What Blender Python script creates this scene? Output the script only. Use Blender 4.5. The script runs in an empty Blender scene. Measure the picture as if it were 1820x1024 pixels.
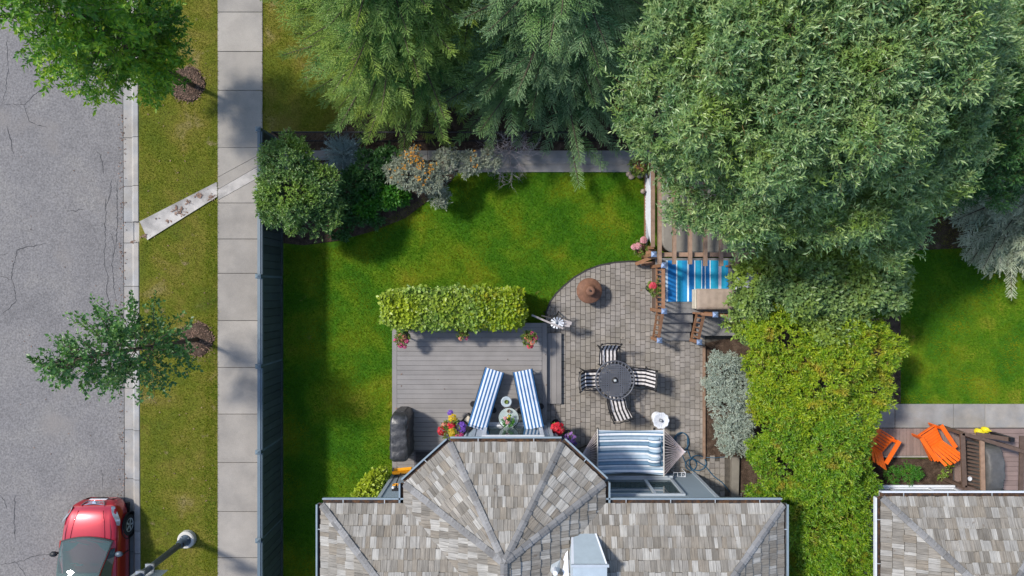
import bpy, math, random
import numpy as np
from mathutils import Vector, Matrix
R = math.radians
random.seed(7)
rng = np.random.default_rng(7)
scene = bpy.context.scene
COL = scene.collection

# ---------------------------------------------------------------- camera, sky, sun, exposure
H = 20.2
FPX = 1820 * 24.0 / 36.0
cd = bpy.data.cameras.new('camera')
cd.lens = 24.0; cd.sensor_width = 36.0; cd.clip_start = 0.1; cd.clip_end = 2000
cam = bpy.data.objects.new('camera', cd); COL.objects.link(cam)
cam.location = (0, 0, H); cam.rotation_euler = (0, 0, 0)
scene.camera = cam
SUN_DIR = Vector((0.76, -0.35, -1.0)).normalized()          # way the light travels
world = bpy.data.worlds.new('World'); scene.world = world; world.use_nodes = True
wn = world.node_tree.nodes; wl = world.node_tree.links
bg = wn['Background']; sky = wn.new('ShaderNodeTexSky'); sky.sky_type = 'NISHITA'; sky.sun_disc = False
sky.sun_elevation = math.asin(-SUN_DIR.z); sky.sun_rotation = math.atan2(-SUN_DIR.x, -SUN_DIR.y)
wl.new(sky.outputs[0], bg.inputs[0]); bg.inputs[1].default_value = 0.15
sd = bpy.data.lights.new('sun', 'SUN'); sd.energy = 2.75; sd.angle = R(5.5); sd.color = (1.0, 0.95, 0.87)
sun = bpy.data.objects.new('sun', sd); COL.objects.link(sun)
sun.rotation_euler = SUN_DIR.to_track_quat('-Z', 'Y').to_euler(); sun.location = (-20, 10, 40)
vs = scene.view_settings
vs.view_transform = 'Standard'; vs.look = 'None'; vs.gamma = 1.0; vs.exposure = 0.76; vs.use_curve_mapping = False
scene.render.engine = 'CYCLES'
scene.cycles.max_bounces = 4; scene.cycles.diffuse_bounces = 3; scene.cycles.glossy_bounces = 3; scene.cycles.transparent_max_bounces = 8
scene.cycles.use_denoising = True

def P(px, py, z=0.0):
    """a point of the place: where the sight line of that picture point meets the level z"""
    k = (H - z) / FPX
    return Vector(((px - 910) * k, -(py - 512) * k, z))

# ---------------------------------------------------------------- materials
def newmat(name):
    m = bpy.data.materials.new(name); m.use_nodes = True
    nt = m.node_tree
    return m, nt.nodes, nt.links, nt.nodes['Principled BSDF']

def n_rand(N, L):
    """random value of each piece, joined or single"""
    oi = N.new('ShaderNodeObjectInfo'); ge = N.new('ShaderNodeNewGeometry')
    a = N.new('ShaderNodeMath'); a.operation = 'ADD'
    L.new(oi.outputs['Random'], a.inputs[0]); L.new(ge.outputs['Random Per Island'], a.inputs[1])
    f = N.new('ShaderNodeMath'); f.operation = 'FRACT'; L.new(a.outputs[0], f.inputs[0])
    return f.outputs[0]

def n_noise(N, L, scale, detail=3, rough=0.55, vec=None, dist=0.0):
    t = N.new('ShaderNodeTexNoise'); t.inputs['Scale'].default_value = scale
    t.inputs['Detail'].default_value = detail; t.inputs['Roughness'].default_value = rough
    t.inputs['Distortion'].default_value = dist
    if vec is None:
        g = N.new('ShaderNodeNewGeometry'); vec = g.outputs['Position']
    L.new(vec, t.inputs['Vector'])
    return t.outputs['Fac']

def n_map(N, L, v, a, b, c, d):
    m = N.new('ShaderNodeMapRange'); L.new(v, m.inputs['Value'])
    for i, x in enumerate((a, b, c, d)): m.inputs[i + 1].default_value = x
    return m.outputs[0]

def n_ramp(N, L, v, stops, interp='LINEAR'):
    r = N.new('ShaderNodeValToRGB'); cr = r.color_ramp; cr.interpolation = interp
    while len(cr.elements) < len(stops): cr.elements.new(0.5)
    for e, (p, c) in zip(cr.elements, stops):
        e.position = p; e.color = (*c, 1)
    L.new(v, r.inputs[0]); return r.outputs[0]

def n_mix(N, L, fac, a, b, mode='MIX'):
    m = N.new('ShaderNodeMix'); m.data_type = 'RGBA'; m.blend_type = mode
    for sock, v in ((m.inputs[0], fac), (m.inputs[6], a), (m.inputs[7], b)):
        if isinstance(v, (int, float)): sock.default_value = v
        elif isinstance(v, tuple): sock.default_value = (*v, 1)
        else: L.new(v, sock)
    return m.outputs[2]

def n_grey(N, L, v):
    c = N.new('ShaderNodeCombineColor')
    for i in range(3): L.new(v, c.inputs[i])
    return c.outputs[0]

def n_bump(N, L, b, h, strength, dist=0.02):
    bp = N.new('ShaderNodeBump'); bp.inputs['Strength'].default_value = strength
    bp.inputs['Distance'].default_value = dist
    L.new(h, bp.inputs['Height']); L.new(bp.outputs[0], b.inputs['Normal'])

def M(name, col, rough=0.6, metal=0.0, var=0.12, scale=6.0, rnd=0.0, bump=0.0, bscale=80.0, coat=0.0, fine=0.0, spec=0.4, col2=None):
    m, N, L, b = newmat(name)
    base = n_map(N, L, n_noise(N, L, scale, 4), 0.3, 0.7, 1 - var, 1 + var)
    c = n_mix(N, L, 1.0, col, n_grey(N, L, base), 'MULTIPLY')
    if col2 is not None:
        c2 = n_mix(N, L, n_map(N, L, n_noise(N, L, scale * 0.6, 5, 0.65), 0.42, 0.62, 0, 1), col, col2)
        c = n_mix(N, L, 1.0, c2, n_grey(N, L, base), 'MULTIPLY')
    if fine:
        f = n_map(N, L, n_noise(N, L, bscale, 2), 0.3, 0.7, 1 - fine, 1 + fine)
        c = n_mix(N, L, 1.0, c, n_grey(N, L, f), 'MULTIPLY')
    if rnd:
        r = n_map(N, L, n_rand(N, L), 0, 1, 1 - rnd, 1 + rnd)
        c = n_mix(N, L, 1.0, c, n_grey(N, L, r), 'MULTIPLY')
    L.new(c, b.inputs['Base Color'])
    b.inputs['Roughness'].default_value = rough; b.inputs['Metallic'].default_value = metal
    b.inputs['Specular IOR Level'].default_value = spec
    if coat:
        b.inputs['Coat Weight'].default_value = coat; b.inputs['Coat Roughness'].default_value = 0.04
    if bump: n_bump(N, L, b, n_noise(N, L, bscale, 3), bump)
    return m

def M_leaf(name, cols, rough=0.45, trans=0.3, patch=None, pscale=0.8, spec=0.5, plo=0.45, phi=0.62, gain=1.55, clump=0.5, cscale=4.5):
    m, N, L, b = newmat(name)
    cols = [tuple(min(0.6, q * gain) for q in c_) for c_ in cols]
    if patch is not None: patch = tuple(min(0.6, q * gain) for q in patch)
    n = len(cols)
    rv = n_rand(N, L)
    if clump:
        cv = n_map(N, L, n_noise(N, L, cscale, 1), 0.3, 0.7, 0, 1)
        mxv = N.new('ShaderNodeMix'); mxv.inputs[0].default_value = clump
        L.new(rv, mxv.inputs[2]); L.new(cv, mxv.inputs[3]); rv = mxv.outputs[0]
    c = n_ramp(N, L, rv, [(i / max(1, n - 1), q) for i, q in enumerate(cols)])
    if patch is not None:
        f = n_map(N, L, n_noise(N, L, pscale, 3), plo, phi, 0, 0.85)
        c = n_mix(N, L, f, c, patch)
    L.new(c, b.inputs['Base Color']); b.inputs['Roughness'].default_value = rough
    b.inputs['Specular IOR Level'].default_value = spec
    t = N.new('ShaderNodeBsdfTranslucent'); L.new(c, t.inputs['Color'])
    mx = N.new('ShaderNodeMixShader'); mx.inputs[0].default_value = trans
    L.new(b.outputs[0], mx.inputs[1]); L.new(t.outputs[0], mx.inputs[2])
    L.new(mx.outputs[0], N['Material Output'].inputs['Surface'])
    return m

def M_stripe(name, axis, stops, lo, hi, repeat=1.0, rough=0.8, interp='CONSTANT', var=0.08):
    """woven stripes across the local axis, from lo to hi, stops as a constant ramp"""
    m, N, L, b = newmat(name)
    tc = N.new('ShaderNodeTexCoord'); s = N.new('ShaderNodeSeparateXYZ'); L.new(tc.outputs['Object'], s.inputs[0])
    v = n_map(N, L, s.outputs[axis], lo, hi, 0, repeat)
    f = N.new('ShaderNodeMath'); f.operation = 'FRACT'; L.new(v, f.inputs[0])
    c = n_ramp(N, L, f.outputs[0], stops, interp)
    g = n_map(N, L, n_noise(N, L, 9, 4), 0.3, 0.7, 1 - var, 1 + var)
    c = n_mix(N, L, 1.0, c, n_grey(N, L, g), 'MULTIPLY')
    L.new(c, b.inputs['Base Color']); b.inputs['Roughness'].default_value = rough
    b.inputs['Specular IOR Level'].default_value = 0.2
    n_bump(N, L, b, n_noise(N, L, 14, 3), 0.35, 0.02)
    return m

def M_ground(name, stops, scale, fine_scale=30, fine=0.25, rough=0.95, bump=0.5, spots=None):
    m, N, L, b = newmat(name)
    a = n_noise(N, L, scale, 5, 0.6, dist=0.4)
    c = n_ramp(N, L, n_map(N, L, a, 0.28, 0.72, 0, 1), stops)
    f = n_noise(N, L, fine_scale, 3, 0.7)
    c = n_mix(N, L, 1.0, c, n_grey(N, L, n_map(N, L, f, 0.3, 0.7, 1 - fine, 1 + fine)), 'MULTIPLY')
    if spots:
        sc, thr, sc_col = spots
        sp = n_map(N, L, n_noise(N, L, sc, 3, 0.5), thr, thr + 0.08, 0, 0.8)
        c = n_mix(N, L, sp, c, sc_col)
    L.new(c, b.inputs['Base Color']); b.inputs['Roughness'].default_value = rough
    b.inputs['Specular IOR Level'].default_value = 0.15
    if bump: n_bump(N, L, b, f, bump, 0.03)
    return m

MT = {}
# ground sheets
MT['asphalt'] = M_ground('asphalt', [(0, (0.142, 0.135, 0.134)), (0.5, (0.170, 0.161, 0.158)), (1, (0.198, 0.186, 0.174))], 0.55, 19, 0.33, 0.9, 0.6, spots=(0.35, 0.60, (0.195, 0.178, 0.165)))
MT['concrete'] = M('concrete', (0.272, 0.247, 0.217), 0.85, var=0.13, scale=1.3, rnd=0.08, bump=0.15, bscale=60, fine=0.10, col2=(0.232, 0.213, 0.190))
MT['kerb_concrete'] = M('kerb_concrete', (0.282, 0.258, 0.230), 0.85, var=0.20, scale=2.0, rnd=0.10, bump=0.2, bscale=70, fine=0.08, col2=(0.245, 0.24, 0.235))
MT['swale_concrete'] = M('swale_concrete', (0.37, 0.345, 0.32), 0.85, var=0.18, scale=3.0, bump=0.2, bscale=60, fine=0.1, col2=(0.25, 0.235, 0.22))
MT['verge'] = M_ground('verge', [(0, (0.065, 0.092, 0.010)), (0.45, (0.105, 0.118, 0.012)), (0.75, (0.145, 0.130, 0.022)), (1, (0.19, 0.155, 0.06))], 0.9, 22, 0.35, spots=(2.2, 0.66, (0.22, 0.17, 0.09)))
MT['lawn'] = M_ground('lawn', [(0, (0.020, 0.080, 0.004)), (0.4, (0.045, 0.120, 0.005)), (0.7, (0.090, 0.150, 0.006)), (1, (0.17, 0.17, 0.015))], 0.75, 22, 0.35, spots=(1.9, 0.70, (0.2, 0.15, 0.05)))
MT['soil'] = M_ground('soil', [(0, (0.035, 0.024, 0.017)), (0.5, (0.075, 0.050, 0.036)), (1, (0.13, 0.092, 0.066))], 6, 45, 0.5, bump=0.9)
MT['mulch'] = M('mulch', (0.17, 0.105, 0.075), 0.9, var=0.3, scale=20, rnd=0.55)
MT['joint'] = M('joint', (0.075, 0.066, 0.055), 0.95, var=0.3, scale=10)
MT['crack'] = M('crack', (0.045, 0.044, 0.046), 0.95)
MT['paver'] = M('paver', (0.235, 0.213, 0.192), 0.85, var=0.12, scale=2.0, rnd=0.16, bump=0.35, bscale=60, fine=0.14, col2=(0.205, 0.183, 0.155))
# timber, metal, cloth ...
MT['deck_board'] = M('deck_board', (0.205, 0.192, 0.184), 0.7, var=0.10, scale=2.2, rnd=0.09, bump=0.2, bscale=50, fine=0.06)
MT['deck_pink'] = M('deck_pink', (0.22, 0.155, 0.135), 0.75, var=0.12, scale=4, rnd=0.12)
MT['deck_fascia'] = M('deck_fascia', (0.09, 0.085, 0.09), 0.7)
MT['stain_wood'] = M('stain_wood', (0.235, 0.118, 0.062), 0.65, var=0.22, scale=7, rnd=0.14, bump=0.2, bscale=60)
MT['pergola_wood'] = M('pergola_wood', (0.24, 0.155, 0.105), 0.7, var=0.2, scale=7, rnd=0.12)
MT['dark_wood'] = M('dark_wood', (0.105, 0.068, 0.05), 0.65, var=0.2, scale=7, rnd=0.12)
MT['grey_wood'] = M('grey_wood', (0.30, 0.27, 0.26), 0.75, var=0.2, scale=12)
MT['black_wood'] = M('black_wood', (0.03, 0.028, 0.028), 0.6)
MT['fence_green'] = M('fence_green', (0.050, 0.064, 0.068), 0.5, var=0.14, scale=3, rnd=0.16)
MT['fence_cap'] = M('fence_cap', (0.105, 0.140, 0.165), 0.4, var=0.12, scale=2)
MT['black_metal'] = M('black_metal', (0.018, 0.018, 0.020), 0.45, metal=0.3)
MT['dark_cast'] = M('dark_cast', (0.085, 0.090, 0.105), 0.5, metal=0.2, var=0.2)
MT['steel'] = M('steel', (0.30, 0.32, 0.35), 0.4, metal=0.7)
MT['lamp_grey'] = M('lamp_grey', (0.075, 0.098, 0.125), 0.45, metal=0.2, var=0.12, scale=9)
MT['alu'] = M('alu', (0.42, 0.45, 0.46), 0.5, metal=0.3)
MT['white'] = M('white_paint', (0.62, 0.64, 0.68), 0.5, var=0.05)
MT['offwhite'] = M('offwhite', (0.48, 0.46, 0.42), 0.6, var=0.08)
MT['chrome'] = M('chrome', (0.75, 0.76, 0.78), 0.12, metal=1.0, var=0.02)
MT['rust'] = M('rust', (0.165, 0.080, 0.048), 0.75, var=0.2, scale=9, bump=0.15, bscale=60, fine=0.12)
MT['taupe_vinyl'] = M('taupe_vinyl', (0.185, 0.168, 0.142), 0.55, var=0.14, scale=4, bump=0.1, bscale=25)
MT['grey_mat'] = M('grey_mat', (0.165, 0.160, 0.156), 0.85, var=0.2, scale=6, bump=0.4, bscale=20)
MT['tan_cloth'] = M('tan_cloth', (0.30, 0.235, 0.185), 0.8, var=0.12, scale=8, bump=0.2, bscale=40)
MT['cream_cloth'] = M('cream_cloth', (0.55, 0.49, 0.39), 0.8, var=0.1, scale=8)
MT['cover_black'] = M('cover_black', (0.032, 0.032, 0.034), 0.40, var=0.35, scale=6, bump=0.9, bscale=7, spec=0.6)
MT['cover_grey'] = M('cover_grey', (0.085, 0.083, 0.082), 0.55, var=0.2, scale=5, bump=0.5, bscale=8)
MT['yellow_plastic'] = M('yellow_plastic', (0.68, 0.30, 0.012), 0.45, var=0.12)
MT['lemon_plastic'] = M('lemon_plastic', (0.72, 0.60, 0.02), 0.4, var=0.1)
MT['orange_plastic'] = M('orange_plastic', (0.75, 0.125, 0.008), 0.45, var=0.10, scale=8)
MT['rope'] = M('rope', (0.43, 0.37, 0.38), 0.85)
MT['hose_blue'] = M('hose_blue', (0.025, 0.085, 0.145), 0.4)
MT['navy_cap'] = M('navy_cap', (0.16, 0.22, 0.34), 0.3, metal=0.3)
MT['house_wall'] = M('house_wall', (0.215, 0.265, 0.305), 0.6, var=0.05, scale=1.0)
MT['white_wall'] = M('white_wall', (0.44, 0.47, 0.52), 0.6, var=0.05, scale=1.0)
MT['trim'] = M('trim', (0.36, 0.40, 0.44), 0.5, var=0.05)
MT['gutter'] = M('gutter', (0.20, 0.25, 0.285), 0.45, var=0.08)
MT['gutter_white'] = M('gutter_white', (0.58, 0.60, 0.64), 0.45, var=0.05)
MT['gutter_in'] = M('gutter_in', (0.035, 0.026, 0.024), 0.9, var=0.5, scale=14, col2=(0.09, 0.045, 0.02))
MT['roof_felt'] = M('roof_felt', (0.045, 0.042, 0.040), 0.95)
MT['chim_metal'] = M('chim_metal', (0.36, 0.42, 0.46), 0.5, metal=0.1, var=0.06)
MT['terracotta'] = M('terracotta', (0.26, 0.12, 0.07), 0.8)
MT['stone'] = M('stone', (0.30, 0.24, 0.19), 0.85, var=0.25, scale=9, bump=0.4, bscale=25)
MT['bark'] = M('bark', (0.085, 0.062, 0.045), 0.9, var=0.35, scale=12, bump=0.8, bscale=30)
MT['tan_twig'] = M('tan_twig', (0.20, 0.13, 0.055), 0.8, var=0.2)
MT['grey_twig'] = M('grey_twig', (0.34, 0.30, 0.31), 0.85, var=0.15)
def glass_mat():
    m, N, L, b = newmat('window_glass')
    b.inputs['Base Color'].default_value = (0.05, 0.075, 0.08, 1); b.inputs['Roughness'].default_value = 0.03
    b.inputs['Specular IOR Level'].default_value = 0.9
    return m
MT['glass'] = glass_mat()
def clear_glass():
    m, N, L, b = newmat('clear_glass')
    b.inputs['Base Color'].default_value = (0.8, 0.9, 0.9, 1); b.inputs['Roughness'].default_value = 0.05
    t = N.new('ShaderNodeBsdfTransparent'); t.inputs[0].default_value = (0.86, 0.92, 0.9, 1)
    mx = N.new('ShaderNodeMixShader'); mx.inputs[0].default_value = 0.28
    L.new(t.outputs[0], mx.inputs[1]); L.new(b.outputs[0], mx.inputs[2])
    L.new(mx.outputs[0], N['Material Output'].inputs['Surface'])
    return m
MT['clear_glass'] = clear_glass()
def shake_mat(name, stops):
    m, N, L, b = newmat(name)
    r = n_rand(N, L)
    c = n_ramp(N, L, r, stops)
    tc = N.new('ShaderNodeTexCoord')
    mp = N.new('ShaderNodeMapping'); L.new(tc.outputs['UV'], mp.inputs[0]); mp.inputs['Scale'].default_value = (46, 2.2, 1)
    g = n_noise(N, L, 1.0, 4, 0.6, vec=mp.outputs[0])
    c = n_mix(N, L, 1.0, c, n_grey(N, L, n_map(N, L, g, 0.3, 0.72, 0.58, 1.30)), 'MULTIPLY')
    w = n_map(N, L, n_noise(N, L, 2.4, 4, 0.6), 0.3, 0.7, 0.84, 1.12)
    c = n_mix(N, L, 1.0, c, n_grey(N, L, w), 'MULTIPLY')
    s = n_map(N, L, n_noise(N, L, 5.5, 3), 0.66, 0.74, 0, 0.6)
    c = n_mix(N, L, s, c, (0.10, 0.07, 0.045))
    L.new(c, b.inputs['Base Color']); b.inputs['Roughness'].default_value = 0.85
    b.inputs['Specular IOR Level'].default_value = 0.25
    n_bump(N, L, b, g, 0.5, 0.01)
    return m
MT['shake'] = shake_mat('cedar_shake', [(0, (0.155, 0.138, 0.115)), (0.25, (0.240, 0.222, 0.194)), (0.5, (0.21, 0.180, 0.142)), (0.75, (0.285, 0.270, 0.245)), (1, (0.37, 0.352, 0.318))])
MT['hip'] = shake_mat('hip_cap', [(0, (0.155, 0.150, 0.145)), (0.5, (0.205, 0.20, 0.195)), (1, (0.25, 0.245, 0.24))])
# foliage
MT['grass_green'] = M_leaf('grass_green', [(0.016, 0.080, 0.002), (0.045, 0.135, 0.003), (0.085, 0.175, 0.004)], 0.8, 0.3, patch=(0.215, 0.205, 0.008), pscale=0.8, spec=0.03, plo=0.47, phi=0.66, gain=1.25, clump=.4, cscale=9)
MT['grass_dry'] = M_leaf('grass_dry', [(0.042, 0.086, 0.004), (0.095, 0.122, 0.005), (0.145, 0.142, 0.010)], 0.8, 0.25, patch=(0.22, 0.17, 0.055), pscale=1.3, spec=0.03, plo=0.48, phi=0.70, gain=1.12, clump=.45, cscale=9)
MT['leaf_ash'] = M_leaf('leaf_ash', [(0.020, 0.075, 0.006), (0.055, 0.140, 0.010), (0.13, 0.22, 0.014), (0.24, 0.32, 0.02)], 0.45, 0.45, cscale=2.2, gain=2.1, patch=(0.014, 0.060, 0.006), pscale=0.9)
MT['leaf_linden'] = M_leaf('leaf_linden', [(0.012, 0.042, 0.010), (0.025, 0.075, 0.014), (0.045, 0.105, 0.02), (0.09, 0.15, 0.025)], 0.4, 0.3, gain=1.8)
MT['leaf_willow'] = M_leaf('leaf_willow', [(0.022, 0.058, 0.020), (0.052, 0.100, 0.034), (0.100, 0.148, 0.052), (0.18, 0.225, 0.085)], 0.36, 0.32, gain=2.35, clump=.55, cscale=3.2, patch=(0.10, 0.145, 0.012), pscale=1.1, spec=0.7, plo=0.5, phi=0.75)
MT['leaf_shrub'] = M_leaf('leaf_shrub', [(0.020, 0.052, 0.014), (0.045, 0.088, 0.02), (0.085, 0.13, 0.03)], 0.4, 0.25, patch=(0.08, 0.13, 0.012), pscale=0.9, gain=2.3)
MT['leaf_deep'] = M_leaf('leaf_deep', [(0.010, 0.036, 0.010), (0.018, 0.055, 0.010), (0.03, 0.08, 0.012)], 0.5, 0.2, gain=2.2)
MT['leaf_bright'] = M_leaf('leaf_bright', [(0.020, 0.095, 0.008), (0.035, 0.135, 0.01), (0.08, 0.19, 0.015)], 0.5, 0.3)
MT['leaf_silver'] = M_leaf('leaf_silver', [(0.125, 0.155, 0.125), (0.19, 0.225, 0.185), (0.26, 0.29, 0.245)], 0.6, 0.2, gain=1.85)
MT['leaf_bluespike'] = M_leaf('leaf_bluespike', [(0.10, 0.15, 0.15), (0.165, 0.225, 0.22), (0.23, 0.30, 0.285)], 0.55, 0.2, gain=1.7)
MT['leaf_olive'] = M_leaf('leaf_olive', [(0.13, 0.155, 0.105), (0.19, 0.21, 0.15), (0.25, 0.27, 0.20)], 0.6, 0.2, gain=1.5)
MT['leaf_yellow'] = M_leaf('leaf_yellow', [(0.045, 0.105, 0.006), (0.10, 0.170, 0.008), (0.17, 0.225, 0.010), (0.24, 0.27, 0.014)], 0.45, 0.4, patch=(0.25, 0.16, 0.02), pscale=2.2, plo=0.55, phi=0.74, gain=2.0)
MT['leaf_lime'] = M_leaf('leaf_lime', [(0.028, 0.085, 0.005), (0.060, 0.135, 0.007), (0.115, 0.19, 0.010), (0.19, 0.24, 0.014)], 0.45, 0.35, patch=(0.22, 0.16, 0.02), pscale=2.2, plo=0.57, phi=0.74, gain=1.95)
MT['leaf_sage'] = M_leaf('leaf_sage', [(0.045, 0.085, 0.028), (0.08, 0.13, 0.04), (0.125, 0.175, 0.06)], 0.4, 0.3, patch=(0.13, 0.18, 0.02), pscale=0.8, gain=1.9)
MT['leaf_vine'] = M_leaf('leaf_vine', [(0.055, 0.115, 0.014), (0.115, 0.19, 0.025), (0.18, 0.25, 0.05), (0.25, 0.30, 0.07)], 0.4, 0.3, patch=(0.24, 0.29, 0.012), pscale=0.55, gain=1.6)
MT['leaf_gold'] = M_leaf('leaf_gold', [(0.095, 0.16, 0.008), (0.17, 0.235, 0.010), (0.26, 0.30, 0.014)], 0.4, 0.35, patch=(0.26, 0.22, 0.02), pscale=2.0, plo=.55, phi=.75)
MT['leaf_pot'] = M_leaf('leaf_pot', [(0.04, 0.09, 0.012), (0.09, 0.13, 0.02), (0.15, 0.17, 0.03)], 0.5, 0.3)
MT['needle_green'] = M_leaf('needle_green', [(0.026, 0.076, 0.018), (0.050, 0.112, 0.026), (0.085, 0.150, 0.035)], 0.5, 0.2, patch=(0.095, 0.155, 0.022), pscale=0.55, gain=2.35)
MT['needle_green_tip'] = M_leaf('needle_green_tip', [(0.070, 0.130, 0.030), (0.105, 0.168, 0.042), (0.145, 0.20, 0.06)], 0.5, 0.2, patch=(0.145, 0.19, 0.03), pscale=0.55, gain=2.2)
MT['needle_blue_tip'] = M_leaf('needle_blue_tip', [(0.065, 0.115, 0.050), (0.100, 0.155, 0.072), (0.14, 0.19, 0.10)], 0.5, 0.15, patch=(0.085, 0.145, 0.040), pscale=0.6, gain=2.3)
MT['needle_grey_tip'] = M_leaf('needle_grey_tip', [(0.13, 0.16, 0.11), (0.18, 0.20, 0.14), (0.23, 0.25, 0.18)], 0.5, 0.15, gain=2.6)
MT['needle_blue'] = M_leaf('needle_blue', [(0.022, 0.062, 0.024), (0.045, 0.096, 0.038), (0.080, 0.135, 0.058)], 0.5, 0.15, patch=(0.055, 0.105, 0.025), pscale=0.6, gain=2.45)
MT['needle_grey'] = M_leaf('needle_grey', [(0.085, 0.12, 0.085), (0.135, 0.17, 0.12), (0.19, 0.22, 0.16)], 0.5, 0.15, gain=2.7)
for nm, c in (('pink', (0.62, 0.07, 0.20)), ('red', (0.55, 0.012, 0.03)), ('salmon', (0.70, 0.22, 0.14)), ('violet', (0.17, 0.07, 0.42)), ('yellow', (0.72, 0.42, 0.02)), ('lilac', (0.40, 0.20, 0.52)), ('rose', (0.68, 0.28, 0.30)), ('berry', (0.60, 0.26, 0.02)), ('coral', (0.62, 0.06, 0.09))):
    MT['petal_' + nm] = M_leaf('petal_' + nm, [tuple(q * 0.75 for q in c), c, tuple(min(0.85, q * 1.2) for q in c)], 0.6, 0.25, gain=1.0, clump=0)

# ---------------------------------------------------------------- building helpers
def tag(o, label=None, cat=None, group=None, kind=None):
    if label: o['label'] = label
    if cat: o['category'] = cat
    if group: o['group'] = group
    if kind: o['kind'] = kind
    return o

def thing(name, label, cat, loc=(0, 0, 0), group=None):
    o = bpy.data.objects.new(name, None); COL.objects.link(o); o.location = loc
    o.empty_display_size = 0.2
    return tag(o, label, cat, group)

def top_loc(parent):
    if parent is None: return Vector((0, 0, 0))
    while parent.parent is not None: parent = parent.parent
    return Vector(parent.location)

def link(name, me, mat, parent, smooth=False):
    if mat is not None: me.materials.append(MT[mat] if isinstance(mat, str) else mat)
    if smooth:
        me.polygons.foreach_set('use_smooth', np.ones(len(me.polygons), dtype=bool))
    o = bpy.data.objects.new(name, me); COL.objects.link(o)
    if parent is not None: o.parent = parent
    return o

def np_mesh(name, V, F, mat, parent=None, smooth=False):
    V = np.asarray(V, dtype=np.float64) - np.array(top_loc(parent))
    F = np.asarray(F, dtype=np.int32)
    me = bpy.data.meshes.new(name)
    me.vertices.add(len(V)); me.vertices.foreach_set('co', V.astype(np.float32).ravel())
    k = F.shape[1]
    me.loops.add(F.size); me.loops.foreach_set('vertex_index', F.ravel())
    me.polygons.add(len(F)); me.polygons.foreach_set('loop_start', np.arange(0, F.size, k, dtype=np.int32))
    me.update(calc_edges=True)
    return link(name, me, mat, parent, smooth)

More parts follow.
